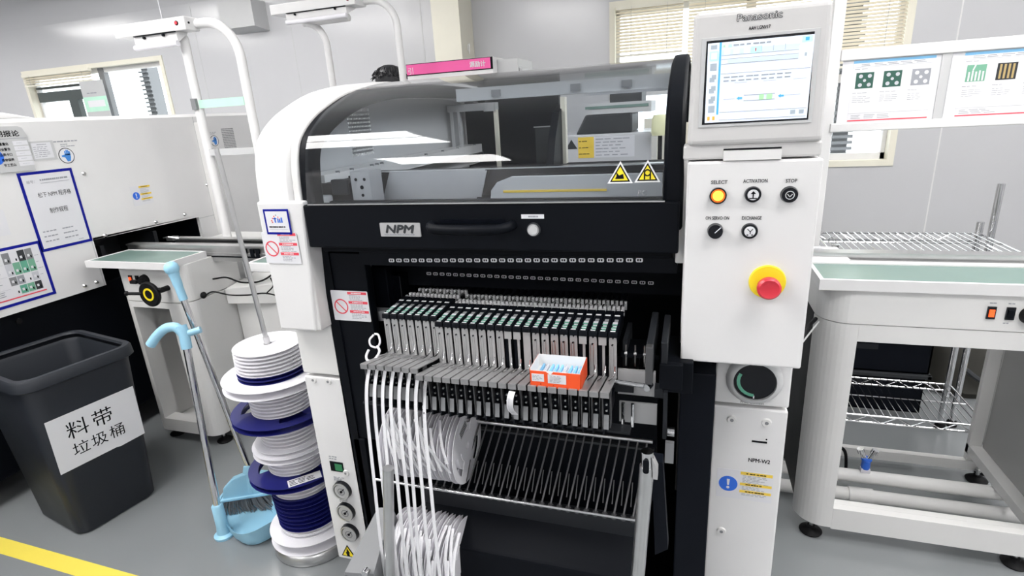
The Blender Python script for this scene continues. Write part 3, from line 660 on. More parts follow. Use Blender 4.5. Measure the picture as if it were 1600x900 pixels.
GRP = 'tape feeders in the bank'
ORD = 'first second third fourth fifth sixth seventh eighth ninth tenth eleventh twelfth thirteenth fourteenth fifteenth sixteenth seventeenth eighteenth nineteenth twentieth'.split()
def feeder(variant):
    # local frame: x 0 the left edge, y 0 the front lip, z 0 the floor
    r = thing('tape_feeder', (0, 0, 0)); w = .0175
    MB().m('tray').hexa([(0,0,.900),(w,0,.900),(w,.004,.900),(0,.004,.900)], [(0,0,.912),(w,0,.912),(w,.004,.912),(0,.004,.912)]).hexa([(0,.004,.9095),(w,.004,.9095),(w,.122,.8835),(0,.122,.8835)], [(0,.004,.912),(w,.004,.912),(w,.122,.886),(0,.122,.886)]).build('front_tray', r)
    b = MB().m('satin'); fr = front(.125)
    if variant == 'plate': b.rect(fr, .001, .884, w, .980, 0, .003)
    elif variant == 'clip':
        b.rect(fr, .008, .884, .0135, .978, 0, .003).rect(fr, .0005, .961, .017, .979, .003, .006)
        b.m('black').rect(fr, 0, .886, .006, .958, -.002, .001)
    else:
        b.poly(fr, [(.001,.884),(.0175,.884),(.0175,.971),(.0165,.978),(.0145,.980),(.0115,.978),(.0105,.975),(.0085,.975),(.0075,.978),(.0045,.980),(.002,.978),(.001,.971)], 0, .003)
        b.m('steel').rect(fr, .003, .886, .0045, .962, .003, .0042).rect(fr, .0095, .886, .011, .962, .003, .0042)
        b.m('black').disc(fr, .0085, .9615, .0026, .003, .0036, 12)
    b.build('face_plate', r)
    MB().m('chrome').tube(smoothpath([(.0145,.121,.912),(.0145,.114,.899),(.011,.096,.8955),(.006,.070,.901)],4), .0016, 8).build('release_lever', r)
    b = MB().m('black').hexa([(0,.1285,.965),(w+.0024,.1285,.965),(w+.0024,.235,.965),(0,.235,.965)], [(0,.118,.992),(w+.0024,.118,.992),(w+.0024,.235,.999),(0,.235,.999)])
    b.hexa([(0,.116,.981),(w+.0024,.116,.981),(w+.0024,.13,.975),(0,.13,.975)], [(0,.118,.992),(w+.0024,.118,.992),(w+.0024,.13,.9925),(0,.13,.9925)]).box(.002,.012,.235,.42,.95,.985).build('body', r, bevel=.0012, seg=1)
    b = MB(); ft = Fr((0,.118,.9922),(1,0,0),(0,.117,.007))
    for k, (mt, a, c) in enumerate((('paper',.004,.008),('pcb',.011,.014),('paper',.016,.019),('pcb',.022,.026),('paleink',.028,.033),('pcb',.036,.040),('paleink',.042,.052),('midgrey',.054,.066))):
        b.m(mt).rect(ft, .004+(.002 if k % 3 == 1 else 0), a, .0145, c, 0, .0006)
    b.m('paperwhite').rect(ft,.003,.085,.015,.090,0,.001); b.build('control_strip', r)
    b = MB().m('darksteel').poly(eastface(.003), [(.235,.975),(.30,.970),(.335,.980),(.34,.990),(.30,.982),(.235,.988)], 0, .006)
    b.m('paperwhite').box(.001,.0075,.262,.270,.976,.998).box(.0115,.018,.262,.270,.976,.998).box(.001,.0075,.315,.323,.972,.993).box(.0115,.018,.315,.323,.972,.993).box(.003,.007,.238,.246,.985,.999).box(.0125,.0165,.238,.246,.985,.999).m('steel').cyl((.006,.275,.984),(.012,.314,.990),.0022,n=6).cyl((.015,.246,.992),(.017,.262,.986),.0018,n=6)
    b.build('tape_window', r)
    b = MB().m('darksteel').box(.0015,.0035,.012,.022,.825,.90).box(.0145,.0165,.03,.05,.815,.90).m('black').box(.002,.016,.03,.10,.84,.872).m('steel')
    for y, z in ((.010,.872),(.010,.858)): b.cyl((.009,.028,z),(.009,.024,z),.0022,n=6)
    b.m('gunmetal').hexa([(.001,.01,.82),(.003,.01,.82),(.003,.05,.81),(.001,.05,.81)], [(.001,.02,.86),(.003,.02,.86),(.003,.05,.87),(.001,.05,.87)])
    b.m('midgrey').hexa([(.004,.012,.822),(.0145,.012,.822),(.0145,.014,.822),(.004,.014,.822)], [(.004,.018,.852),(.0145,.018,.852),(.0145,.020,.852),(.004,.020,.852)])
    b.build('tape_chute', r)
    b = MB().m('black').poly(eastface(.0035), [(.008,.812),(.05,.795),(.085,.77),(.095,.785),(.06,.82),(.02,.84)], 0, .003); b.build('tape_guide', r)
    return r
protos = {}
for i in range(NF):
    left = i < 7; v = 'clip' if i in (15, 16, 23, 25) else 'plate' if i == 17 else 'std'
    loc = (X_F+PT*i, .992 if left else .975, .006 if left else 0)
    if left: lab = '%s tape feeder from the left end of the bank, white tape running down from it' % ORD[i]
    elif i < 14: lab = '%s silver tape feeder from the left end of the bank, left of the orange box' % ORD[i]
    else: lab = '%s silver tape feeder counting back from the right end of the bank' % ORD[NF-1-i]
    if v == 'plate': lab = 'silver tape feeder with a plain flat face plate, behind the orange box'
    if v not in protos: o = protos[v] = feeder(v); o.location = loc; o['label'] = lab
    else: o = dup(protos[v], loc, lab)
    o['category'] = 'feeder'; o['group'] = GRP
# tapes hanging from the first feeders
TG = 'white carrier tapes hanging from the feeders'
def ribbon(path, wv, th=.0006):
    P = smoothpath(path, 8); b = MB().m('paperwhite'); n = len(P); W = Vector(wv)
    for i, p in enumerate(P):
        t = (P[min(i+1,n-1)]-P[max(i-1,0)]).normalized(); nn = t.cross(W).normalized()*th
        for q in (p-W/2-nn, p+W/2-nn, p+W/2+nn, p-W/2+nn): b.v.append(q)
    for i in range(n-1):
        for j in range(4):
            jj = (j+1)%4; b.f.append((i*4+j, i*4+jj, i*4+4+jj, i*4+4+j)); b.mi.append(0); b.sm.append(False)
    b.f += [(3,2,1,0), (n*4-4,n*4-3,n*4-2,n*4-1)]; b.mi += [0,0]; b.sm += [False]*2
    b.m('paleink')
    for i in range(2, n-1, 1):
        p = P[i]; t = (P[i+1]-P[i-1]).normalized(); nn = W.cross(t).normalized(); 
        if nn.y > 0: nn = -nn
        fr = Fr(p+nn*.0009, W, t) if W.cross(t).dot(nn) > 0 else Fr(p+nn*.0009, -W, t)
        for k in (-.004, 0, .004): b.disc(fr, .0024, k, .0007, 0, .0001, 6)
    return b
for i in range(8):
    x = X_F+PT*i+.009; e = .010*math.sin(i*2.1); xe = x+.028+.010*i*.5
    b = ribbon([(x,1.012,.898),(x-.002,.995,.86),(x-.003,.984,.81),(x-.002,.975,.74),(x+.001+e*.2,.962,.62),(x+.004+e*.4,.948,.50),(x+.007+e*.6,.938,.38),(x+.010+e*.7,.940,.27)], (.0085,0,0))
    tag(b.build('carrier_tape'), '%s white perforated tape from the left hanging from the feeders to the floor reels' % ORD[i], 'tape', TG)
for i, (xa, xb) in enumerate(((-.668,-.600),(-.646,-.575),(-.620,-.560),(-.585,-.520))):
    b = ribbon([(xa,.99,.79),(xa+(xb-xa)*.3,.985,.74),(xa+(xb-xa)*.7,.99,.69),(xb,1.01,.64)], (.008,0,0))
    tag(b.build('carrier_tape'), ['white tape crossing over the raised reels, farthest left', 'white tape slanting over the raised reels, second from left', 'white tape slanting over the middle of the raised reels', 'white tape slanting to the right end of the raised reels'][i], 'tape', TG)
b = ribbon([(X_F+.0214*17+.01,.972,.897),(X_F+.0214*17+.008,.962,.885),(X_F+.0214*17+.006,.965,.86),(X_F+.0214*17+.008,.985,.835)], (.014,0,0))
tag(b.build('carrier_tape'), 'short white tape curl below the tray left of the orange box', 'tape')
o = MB().m('reel_white').tube(smoothpath([(-.735,1.10,.945),(-.742,1.09,.935),(-.738,1.085,.922),(-.722,1.085,.918),(-.714,1.09,.93),(-.722,1.10,.945),(-.735,1.105,.945)],6), .0025, 8).tube(smoothpath([(-.735,1.07,.918),(-.738,1.06,.905),(-.728,1.05,.898),(-.712,1.055,.902),(-.706,1.07,.915),(-.716,1.08,.925)],6), .003, 8).build('tape_scrap')
tag(o, 'curled strip of clear tape at the left end of the feeder trays', 'tape')

# component reels standing on edge in the cradle and below it
def tape_reel(R, wd, mt, rim=.0016, windows=3):
    # axis along z, base at 0
    r = thing('component_reel', (0,0,0)); 
    def flange(z):
        b = MB().m(mt); hub = R*.31 if R > .12 else R*.34
        fr = flat(z); n = 48
        if windows:
            for k in range(windows):
                a0 = 2*math.pi*k/windows; span = 2*math.pi/windows; m0, m1 = .30, .70
                for q in range(12):
                    t0_, t1_ = a0+span*q/12, a0+span*(q+1)/12; mid = (q+.5)/12
                    rr = [(hub*.4, R)] if not (m0 < mid < m1) else [(hub*.4, hub*1.25), (R*.80, R)]
                    for ra, rb in rr:
                        b.poly(fr, [(ra*math.cos(t0_),ra*math.sin(t0_)),(rb*math.cos(t0_),rb*math.sin(t0_)),(rb*math.cos(t1_),rb*math.sin(t1_)),(ra*math.cos(t1_),ra*math.sin(t1_))], 0, rim)
        else: b.ring(fr, 0, 0, R*.12, R, 0, rim, 48)
        return b
    flange(0).build('flange', r); flange(wd-rim).build('flange', r)
    MB().m(mt).ring(flat(0), 0, 0, R*.12, R*(.32 if windows else .6), rim, wd-rim, 32).build('hub', r)
    return r
RG = 'white reels in the cradle'
def reel_row(x0, n, pitch, y, z, R, labels, grp, jitter):
    pr = None
    for k in range(n):
        loc = (x0+pitch*k, y+random.uniform(-jitter, jitter), z+random.uniform(-jitter, jitter)*.5)
        if pr is None:
            pr = thing('component_reel', loc); pr.rotation_euler = (0, 0, 0)
            fx = Fr(loc, (0,1,0), (0,0,1))
            def fl(dx):
                b = MB().m('reel_white'); hub = R*.30
                for q in range(48):
                    t0_, t1_ = 2*math.pi*q/48, 2*math.pi*(q+1)/48; ph = (q % 16)/16
                    for ra, rb in ([(R*.1,R)] if not .3 < ph < .75 else [(R*.1,R*.42),(R*.80,R)]):
                        b.poly(fx, [(ra*math.cos(t0_),ra*math.sin(t0_)),(rb*math.cos(t0_),rb*math.sin(t0_)),(rb*math.cos(t1_),rb*math.sin(t1_)),(ra*math.cos(t1_),ra*math.sin(t1_))], dx, dx+.0014)
                return b
            fl(0).build('flange', pr)
            MB().m('reel_white').ring(fx, 0, 0, R*.09, R*.62, .0014, pitch*.62, 36).build('tape_winding', pr)
            b = fl(pitch*.62); b.m('paper').rect(fx, -R*.25, R*.48, R*.30, R*.78, pitch*.62+.0014, pitch*.62+.0020).m('ink')
            for j in range(4): b.rect(fx, -R*.20, R*(.53+.055*j), R*.24, R*(.555+.055*j), pitch*.62+.002, pitch*.62+.0024)
            b.build('flange', pr)
            o = pr
        else: o = dup(pr, loc)
        o.rotation_euler.x = random.uniform(0, 6.28); o['label'] = labels(k); o['category'] = 'reel'; o['group'] = grp
E2 = lambda w: (lambda k: '%s white reel from the left %s' % (ORD[k], w))
reel_row(-.708, 10, .0205, 1.10, .660, .094, E2('standing in the wire cradle'), 'white reels in the cradle', .003)
reel_row(-.705, 9, .0205, 1.045, .362, .098, E2('in the tape-strewn pile below the cradle'), 'white reels below the cradle', .006)
b = MB().m('black').box(-.74, -.47, .96, 1.16, .10, .262).build('reel_bin', ct, bevel=.01)
# loose tape ends over the lower pile
for k in range(20):
    x = -.71+.205*(k*7%20)/20; a = random.uniform(30, 88); y0 = 1.045; R = random.uniform(.101,.106); dxj = random.uniform(-.008,.012)
    pts = [(x+dxj*j, y0-R*math.cos(math.radians(a-24*j)), .362+R*math.sin(math.radians(a-24*j))) for j in range(4)]
    b = ribbon(pts, (.008,0,.002)); b.ms = ['paperwhite','paleink']
    tag(b.build('tape_offcut'), 'white tape offcut draped over the lower pile of reels', 'tape', 'tape offcuts over the lower reels')
for k in range(9):
    x = -.70+.16*(k*4%9)/9; a = random.uniform(25, 80); R = .0975
    pts = [(x+.012*j, 1.10-R*math.cos(math.radians(a-20*j)), .660+R*math.sin(math.radians(a-20*j))) for j in range(4)]
    tag(ribbon(pts, (.007,0,.001)).build('tape_offcut'), 'white tape offcut lying over the reels in the cradle', 'tape', 'tape offcuts over the raised reels')

# orange parts box on the trays
bx = thing('parts_box', (-.245, 1.02, .912), 'open orange cardboard parts box lying on the feeder trays', 'box')
L_, R2, Y0, Y1, Z0, Z1 = -.300, -.194, .982, 1.055, .909, .948
b = MB().m('orange').rect(front(Y0), L_, Z0, R2, Z1-.004, -.0008, 0)
b.rect(eastface(R2), Y0, Z0, Y1, Z1, -.0008, 0).rect(eastface(L_+.0008), Y0, Z0, Y1, Z1, -.0008, 0).rect(front(Y1), L_, Z0, R2, Z1, -.0008, 0).box(L_, R2, Y0, Y1, Z0-.001, Z0)
b.build('sleeve', bx)
b = MB().m('carton').rect(front(Y0+.0015), L_+.001, Z0, R2-.001, Z1-.003, -.0005, 0).rect(front(Y1-.001), L_+.001, Z0, R2-.001, Z1+.001, 0, .0006).rect(eastface(L_+.001), Y0+.001, Z0, Y1-.001, Z1+.001, 0, .0006).rect(eastface(R2-.001), Y0+.001, Z0, Y1-.001, Z1+.001, -.0006, 0).box(L_+.001, R2-.001, Y0+.002, Y1-.001, Z0, Z0+.012)
b.poly(front(Y0-.0002), [(-.266,Z1-.003),(-.256,Z1-.010),(-.250,Z1-.003)], 0, .0006)
b.build('lining', bx)
b = MB().m('paper').rect(front(Y0), -.296, .921, -.270, .938, 0, .0006).rect(front(Y0), -.262, .919, -.224, .939, 0, .0006).m('greyink').lines(front(Y0), -.294, .936, -.272, .923, 4, .001, .001).lines(front(Y0), -.258, .937, -.228, .921, 5, .001, .001)
b.m('ink').text(front(Y0), 'A', -.279, .914, .005).text(front(Y0), 'A', -.252, .913, .004).build('label', bx)
b = MB()
for k in range(9): b.m('skyblue' if k % 4 != 1 else 'paleink').hexa([(-.292+.0102*k,1.0,Z0+.012),(-.286+.0102*k,1.0,Z0+.012),(-.284+.0102*k,1.05,Z0+.012),(-.288+.0102*k,1.05,Z0+.012)], [(-.292+.0102*k,1.0,Z0+.014),(-.286+.0102*k,1.0,Z0+.014),(-.284+.0102*k,1.05,Z0+.020),(-.288+.0102*k,1.05,Z0+.020)])
b.build('sachet', bx)
# blue edged name card taped on the machine post
nt_ = thing('name_card', (-1.0, 1.149, 1.185), 'blue-framed logo card taped above the no-entry sticker on the white post', 'card')
b = MB().m('tape_blue').rrect(ff, -1.0415, 1.186, -.964, 1.2515, .001, .0008, .0016).build('border', nt_)
b = MB().m('paper').rect(ff, -1.036, 1.192, -.969, 1.246, .0016, .0020)
for u, v, mt in ((-1.019,1.222,'orange'),(-1.015,1.228,'signred'),(-1.010,1.233,'orange'),(-1.004,1.236,'midgrey'),(-.998,1.231,'orange'),(-.994,1.226,'signred'),(-1.017,1.218,'signred')): b.m(mt).disc(ff, u, v, .0018, .002, .0024, 8)
b.m('signblue').rect(ff,-1.010,1.217,-1.0065,1.230,.002,.0024).rect(ff,-1.013,1.226,-1.0035,1.2285,.002,.0024).rect(ff,-1.001,1.217,-.998,1.228,.002,.0024).rect(ff,-.996,1.217,-.992,1.226,.002,.0024).rect(ff,-.990,1.217,-.986,1.230,.002,.0024)
b.m('ink').lines(ff, -1.030, 1.2085, -.978, 1.203, 1, .0035, .0024, .05, 9).m('paleink').rect(ff, -1.030, 1.199, -.975, 1.200, .002, .0024).build('sheet', nt_)
# ================================================================== left: machine with the notices
LX = -2.62
lm = thing('board_machine', (-3.4, 2.0, 0), 'big white production machine with notices and a dark slot, at the left', 'machine')
fl_ = eastface(LX)
b = MB().m('white')
wall_with_holes(fl_, -.4, 3.0, .785, 1.53, [(1.795,.785,2.395,1.003)], .02, b)
b.poly(fl_, [(1.795,1.003),(2.395,.995),(2.395,1.004),(1.795,1.012)], -.02, 0)
b.box(-4.3, LX-.02, -.4, -.38, .05, 1.53).box(-4.3, LX-.02, 2.98, 3.0, .05, 1.53).box(-4.32, -4.3, -.4, 3.0, .05, 1.53)
b.build('side_cover', lm)
b = MB().m('white').poly(Fr((0,-.4,0),(1,0,0),(0,0,1)), [(-4.32,1.53),(LX,1.53),(LX-.015,1.545),(-4.3,1.545)], -3.4, 0); b.build('top_cover', lm)
b = MB().m('white').strip([(.3,1.545),(.4,1.57),(.55,1.58),(1.45,1.578),(1.62,1.570),(1.74,1.545)], -3.6, -2.65, True); b.build('hood', lm, bevel=.01)
b = MB().m('black').box(-4.25, LX-.06, -.35, 2.95, .12, .785).box(LX-.4, LX-.38, 1.7, 2.45, .75, 1.03).box(-3.2, LX-.02, 2.395, 2.41, .785, 1.0).box(-3.2,LX-.02,1.78,1.795,.785,1.0).box(-3.2,LX-.02,1.78,2.41,1.004,1.012)
b.build('base_skirt', lm)
b = MB().m('rubber')
for y in (1.33,1.44): b.disc(eastface(LX-.06), y, .735, .012, 0, .008, 14)
b.build('skirt_bolt', lm)
b = MB().m('gunmetal').box(LX-.35, LX-.05, 1.85, 1.87, .90, .96).box(LX-.35,LX-.04,2.13,2.15,.83,.97).m('darkgrey').box(LX-.36,LX-.3,1.9,2.35,.86,.98); b.build('inner_rails', lm)
MB().m('lightgrey').rect(fl_, 1.785, .786, 1.789, 1.003, 0, .0008).build('panel_seam', lm); MB().m('lightgrey').rect(fl_, 2.50, .95, 2.505, 1.53, 0, .0008).rect(fl_, 2.395, .985, 2.50, .989, 0, .0008).build('panel_seam', lm)
MB().m('offwhite').box(LX, LX+.03, 2.50, 2.56, .78, 1.50).build('edge_post', lm, bevel=.005)
for y, z in ((1.855,1.01),(2.13,1.02),(2.31,1.025),(1.70,.81),(1.755,.81),(2.50,1.16),(1.84,1.30)): MB().m('chrome').disc(fl_, y, z, .010, 0, .006, 12, r1=.006).build('cover_screw', lm)
b = MB().m('midgrey')
for r in range(14):
    for c in range(11): b.rect(fl_, 2.685+.0085*c, 1.33+.0095*r, 2.691+.0085*c, 1.336+.0095*r, 0, .0007)
b.build('vent_holes', lm)
must_do(fl_, 2.037, 1.117, 2.147, 1.212, 'warning_sticker', lm)
def glove(cy, cz, s, name):
    b = MB().m('ink').ring(fl_, cy, cz, s*.92, s, 0, .001).m('paperwhite').disc(fl_, cy, cz, s*.92, 0, .0008).m('glove')
    b.poly(fl_, [(cy-s*.05,cz-s*.75),(cy+s*.35,cz-s*.70),(cy+s*.50,cz-s*.2),(cy+s*.50,cz+s*.25),(cy-s*.15,cz+s*.2),(cy-s*.65,cz+s*.05),(cy-s*.60,cz-s*.12),(cy-s*.25,cz-s*.2)], .0008, .0014)
    for k, (u, h) in enumerate(((-.18,.62),(.02,.75),(.2,.72),(.37,.58))): b.rrect(fl_, cy+s*u, cz+s*.05, cy+s*(u+.15), cz+s*h, s*.07, .0008, .0014)
    return b.build(name, lm)
glove(1.788, 1.384, .033, 'glove_sticker'); glove(2.62, 1.395, .030, 'glove_sticker')
b = MB().m('greyink').lines(fl_, 1.75, 1.452, 1.86, 1.438, 1, .005, .0008, .1, 7).lines(fl_, 1.775, 1.436, 1.84, 1.42, 2, .003); b.lines(fl_, 2.60, 1.446, 2.66, 1.43, 2, .003); b.build('printed_caption', lm)
b = MB().m('black').box(LX-.06, LX-.02, 2.6, 2.62, 1.36, 1.38); b.build('latch', lm)

def notice(y0, z0, y1, z1, label, cat='notice', bord='tape_blue', bw=.012):
    r = thing('notice_sheet', (LX+.001, (y0+y1)/2, z0), label, cat)
    MB().m(bord).rect(fl_, y0, z0, y1, z1, .0008, .0014).build('border', r)
    b = MB().m('paper').rect(fl_, y0+bw, z0+bw, y1-bw, z1-bw, .0014, .0018)
    return r, b
r, b = notice(1.572, 1.0, 1.792, 1.332, 'blue-edged white notice with two lines of large characters, beside the dark slot')
W0 = .0024
b.m('greyink').text(fl_, '编号：', 1.597, 1.286, .014, W0).lines(fl_, 1.65, 1.302, 1.765, 1.288, 1, .007, W0, .05, 14).rect(fl_, 1.65, 1.281, 1.768, 1.2825, .0018, W0)
b.m('ink').text(fl_, '松下 NPM 程序格', 1.693, 1.225, .024, W0, 'c', fit=.135).text(fl_, '制作规程', 1.690, 1.155, .025, W0, 'c', fit=.075)
b.m('greyink').lines(fl_, 1.60, 1.092, 1.66, 1.03, 3, .005, W0, .2, 4).lines(fl_, 1.68, 1.092, 1.75, 1.03, 3, .005, W0, .3, 4).lines(fl_, 1.735, 1.026, 1.775, 1.018, 1, .003, W0)
b.build('sheet', r)
r, b = notice(1.24, .815, 1.577, 1.052, 'blue-edged instruction sheet with green circuit photos, low on the left machine')
b.m('signred').rect(fl_, 1.26, .842, 1.545, .847, .0018, W0)
for z0, z1, set_ in ((.985,1.03,('midgrey','paper','darkgrey','midgrey')),(.935,.985,('paleink','leafgreen','pcb','leafgreen')),(.895,.93,('midgrey','greyink','paper','paleink')),(.855,.89,('paper','pcb','leafgreen','darkgrey'))):
    for k, mt in enumerate(set_):
        y = 1.425+.028*k; b.m(mt).rect(fl_, y, z0, y+.026, z1, .0018, W0)
        b.m('paper').rect(fl_, y+.006, z0+.012, y+.014, z0+.022, W0, W0+.0004).m('ink').rect(fl_, y+.016, z0+.006, y+.021, z0+.016, W0, W0+.0004)
b.m('greyink')
for z in (1.01,.96,.91,.87): b.lines(fl_, 1.27, z+.012, 1.41, z-.012, 3, .003, W0, .3, 4); b.rect(fl_, 1.26, z-.025, 1.42, z-.0245, .0018, W0)
b.lines(fl_, 1.54, 1.01, 1.56, .9, 4, .002, W0); b.build('sheet', r)
# grey rule board at the top left
r = thing('rule_board', (LX+.001, 1.5, 1.34), 'grey plastic rule board with black heading and a blue disc at the left edge', 'sign')
b = MB().m('lightgrey').poly(fl_, [(1.33,1.343),(1.645,1.337),(1.652,1.48),(1.642,1.508),(1.628,1.515),(1.33,1.52)], 0, .006); b.build('board', r)
b = MB().m('ink').text(fl_, '告期报论', 1.625, 1.478, .025, .0066, 'r', True, fit=.115).m('greyink').rect(fl_, 1.34, 1.467, 1.648, 1.469, .006, .0066)
for k in range(5): b.m('ink').text(fl_, ['口重量化','安全警告','品质卡口','维修保养','节工艺山'][k], 1.575+.001*k, 1.444-.0205*k, .0125, .0068, 'r', True, fit=.043); b.m('paper').rect(fl_, 1.592, 1.441-.0205*k, 1.646, 1.458-.0205*k, .006, .0066); b.m('paleink').lines(fl_, 1.605, 1.452-.0205*k, 1.635, 1.448-.0205*k, 1, .002, .007)
b.m('signblue').disc(fl_, 1.515, 1.40, .030, .006, .0068); b.build('printing', r)
r = thing('rating_plate', (LX, 1.70, 1.375), 'small grey rating plate with rows of print beside the rule board', 'plate')
b = MB().m('lightgrey').rect(fl_, 1.654, 1.374, 1.748, 1.452, 0, .0015).m('paper').rect(fl_, 1.659, 1.381, 1.736, 1.445, .0015, .002).m('greyink').lines(fl_, 1.68, 1.441, 1.72, 1.435, 1, .003, .0024, .1, 6).lines(fl_, 1.663, 1.432, 1.73, 1.385, 6, .0022, .0024, .3, 4); b.build('plate', r)
o = MB().m('paper').rect(fl_, 1.28, 1.098, 1.485, 1.20, 0, .0008).m('paleink').lines(fl_, 1.30, 1.18, 1.47, 1.11, 3, .002, .0012).build('notice_sheet'); tag(o, 'plain white sheet cut by the left edge of the view', 'notice')

# ================================================================== conveyor tables
def levelling_foot(b, x, y, h=.055):
    b.m('rubber').lathe([(.033,0),(.036,.006),(.030,.012),(.014,.020),(.012,.026),(0,.026)], (x,y,0)).m('steel').cyl((x,y,.02),(x,y,h+.01),.006,n=10).lathe([(.011,0),(.011,.010),(0,.010)], (x,y,h-.014), n=6)
    return b
def rocker(par, fr, u, v, mt, name='rocker_switch'):
    b = MB().m('blackgloss').rect(fr, u-.010, v-.018, u+.010, v+.018, 0, .004).m(mt).rect(fr, u-.006, v-.011, u+.006, v+.010, .004, .007)
    return b.build(name, par)
def alu_rail(b, x0, x1, y, z, h=.05, d=.045):
    b.m('steel').box(x0, x1, y, y+d, z-.008, z).box(x0, x1, y+.006, y+d-.006, z-h*.45, z-.008).box(x0, x1, y, y+d, z-h*.62, z-h*.45).box(x0, x1, y+.006, y+d-.006, z-h, z-h*.62).m('black').box(x0, x1, y-.0005, y+.006, z-h*.72, z-h*.66)
    return b
lt = thing('conveyor_table', (-2.33, 2.0, 0), 'small white conveyor table with black hand wheel, against the white machine', 'conveyor')
b = MB().m('white').box(-2.56,-2.09,1.69,1.70,.902,.932).box(-2.5595,-2.55,1.70,1.895,.9025,.9318).box(-2.10,-2.0905,1.70,1.895,.9025,.9318).box(-2.56,-2.09,1.895,1.905,.902,.932).box(-2.55,-2.10,1.70,1.895,.902,.912).build('table_rim', lt)
MB().m('mint').box(-2.55,-2.10,1.70,1.895,.912,.930).build('glass_top', lt)
flt = front(1.74)
def rounded_cab(x0, x1, y0, y1, z0, z1, r, holes=None):
    pts = [(x0, y1)]
    for k in range(9):
        t = math.radians(180+90*k/8); pts.append((x0+r+r*math.cos(t), y0+r+r*math.sin(t)))
    for k in range(9):
        t = math.radians(270+90*k/8); pts.append((x1-r+r*math.cos(t), y0+r+r*math.sin(t)))
    pts.append((x1, y1)); return pts
cab = rounded_cab(-2.475, -2.085, 1.74, 2.45, 0, 0, .06)
b = MB().m('offwhite').poly(flat(0), cab, .735, .902)
b.build('cabinet_head', lt, bevel=.002)
b = MB().m('offwhite')
b.box(-2.41,-2.195,1.74,1.80,.705,.732).box(-2.41,-2.195,1.74,1.80,.06,.125)
b.poly(flat(0), [(-2.475,1.82)]+[(-2.475+.06+.06*math.cos(math.radians(180+90*k/8)), 1.80+.06*math.sin(math.radians(180+90*k/8))) for k in range(9)]+[(-2.41,1.74),(-2.41,1.82)], .06, .732)
b.poly(flat(0), [(-2.195,1.82),(-2.195,1.74)]+[(-2.145+.06*math.cos(math.radians(270+90*k/8)), 1.80+.06*math.sin(math.radians(270+90*k/8))) for k in range(9)]+[(-2.085,1.82)], .06, .732)
b.box(-2.475,-2.465,1.82,2.45,.06,.732).box(-2.095,-2.085,1.82,2.45,.06,.732).box(-2.465,-2.095,1.80,2.45,.06,.07)
b.build('cabinet_frame', lt)
MB().m('greyink').box(-2.44,-2.15,2.38,2.40,.06,.732).build('cabinet_back', lt)
for x, y in ((-2.43,1.80),(-2.13,1.80),(-2.43,2.38),(-2.13,2.38)): levelling_foot(MB(), x, y).build('levelling_foot', lt)
rocker(lt, flt, -2.375, .839, 'redlamp', 'power_switch'); rocker(lt, flt, -2.335, .839, 'black')
b = MB().m('rubber').disc(flt, -2.290, .838, .026, 0, .012, r1=.024).disc(flt, -2.290, .838, .015, .012, .03, r1=.013).box(-2.335,-2.30,1.70,1.715,.83,.845); b.build('speed_knob', lt)
wh = MB().m('rubber').lathe([(.050,0),(.055,-.006),(.055,-.014),(.050,-.018),(.036,-.016),(0,-.016)], (-2.168,1.66,.806), 'y').cyl((-2.168,1.66,.806),(-2.168,1.74,.806),.012,n=12).build('hand_wheel', lt)
MB().m('yellow').ring(front(1.644), -2.168, .806, .020, .028, 0, .002).build('wheel_ring', wh)
MB().m('rubber').cyl((-2.21,1.645,.808),(-2.255,1.62,.815),.007,n=10).cyl((-2.255,1.62,.815),(-2.263,1.615,.817),.010,n=10).build('wheel_handle', wh)
MB().m('rubber').cyl((-2.125,1.66,.825),(-2.105,1.66,.825),.009,n=10).build('wheel_knob', wh)
b = MB(); alu_rail(b, -2.60, -1.07, 1.925, .952, .075); alu_rail(b, -2.45, -1.07, 2.06, .952, .06); b.m('black')
for x in (-1.90,-1.86,-1.83): b.box(x, x+.02, 1.923, 1.93, .90, .94)
b.m('steel').box(-1.95,-1.92,1.93,1.97,.80,.88).tube([(-2.50,2.05,.955),(-2.44,2.03,.965),(-2.40,2.05,.955)], .004, 6).box(-2.46,-2.42,2.03,2.07,.945,.962)
b.m('rubber').box(-2.65,-1.07,1.972,1.978,.935,.945).box(-2.45,-1.07,2.052,2.058,.935,.945)
b.build('conveyor_rail', lt)
b = MB().m('offwhite').hexa([(-2.08,1.95,.66),(-1.62,2.02,.66),(-1.62,2.45,.66),(-2.08,2.45,.66)], [(-2.08,1.95,.735),(-1.62,2.02,.78),(-1.62,2.45,.80),(-2.08,2.45,.80)]).build('cable_box', lt, bevel=.004)
b = MB().m('offwhite').box(-2.08,-1.60,2.0,2.45,.06,.66).build('motor_cabinet', lt, bevel=.004)
pl = MB().m('rubber').lathe([(.014,0),(.016,.006),(.010,.014),(.006,.018)], (-2.085,1.83,.745), 'x', 16).build('cable_gland', lt)
MB().m('rubber').tube(smoothpath([(-2.07,1.83,.745),(-2.03,1.84,.76),(-1.95,1.85,.745),(-1.86,1.86,.745),(-1.78,1.88,.75),(-1.72,1.92,.72),(-1.69,1.95,.70)]), .0035, 8).build('cable', lt)
MB().m('rubber').tube(smoothpath([(-2.08,1.90,.80),(-2.0,1.90,.81),(-1.92,1.90,.79),(-1.84,1.92,.79),(-1.79,1.95,.815),(-1.78,2.0,.85)]), .004, 8).build('cable', lt)
MB().m('rubber').tube(smoothpath([(-1.80,1.95,.80),(-1.775,1.93,.77),(-1.79,1.90,.745)]), .003, 8).build('cable', lt)
b = MB().m('rubber').tube(smoothpath([(-2.38,2.0,.72),(-2.36,2.0,.60),(-2.33,2.02,.47),(-2.30,2.02,.42),(-2.27,2.05,.34),(-2.23,2.1,.24),(-2.18,2.2,.20)]), [.016]*6+[.012]*8+[.007]*23 if False else .008, 8)
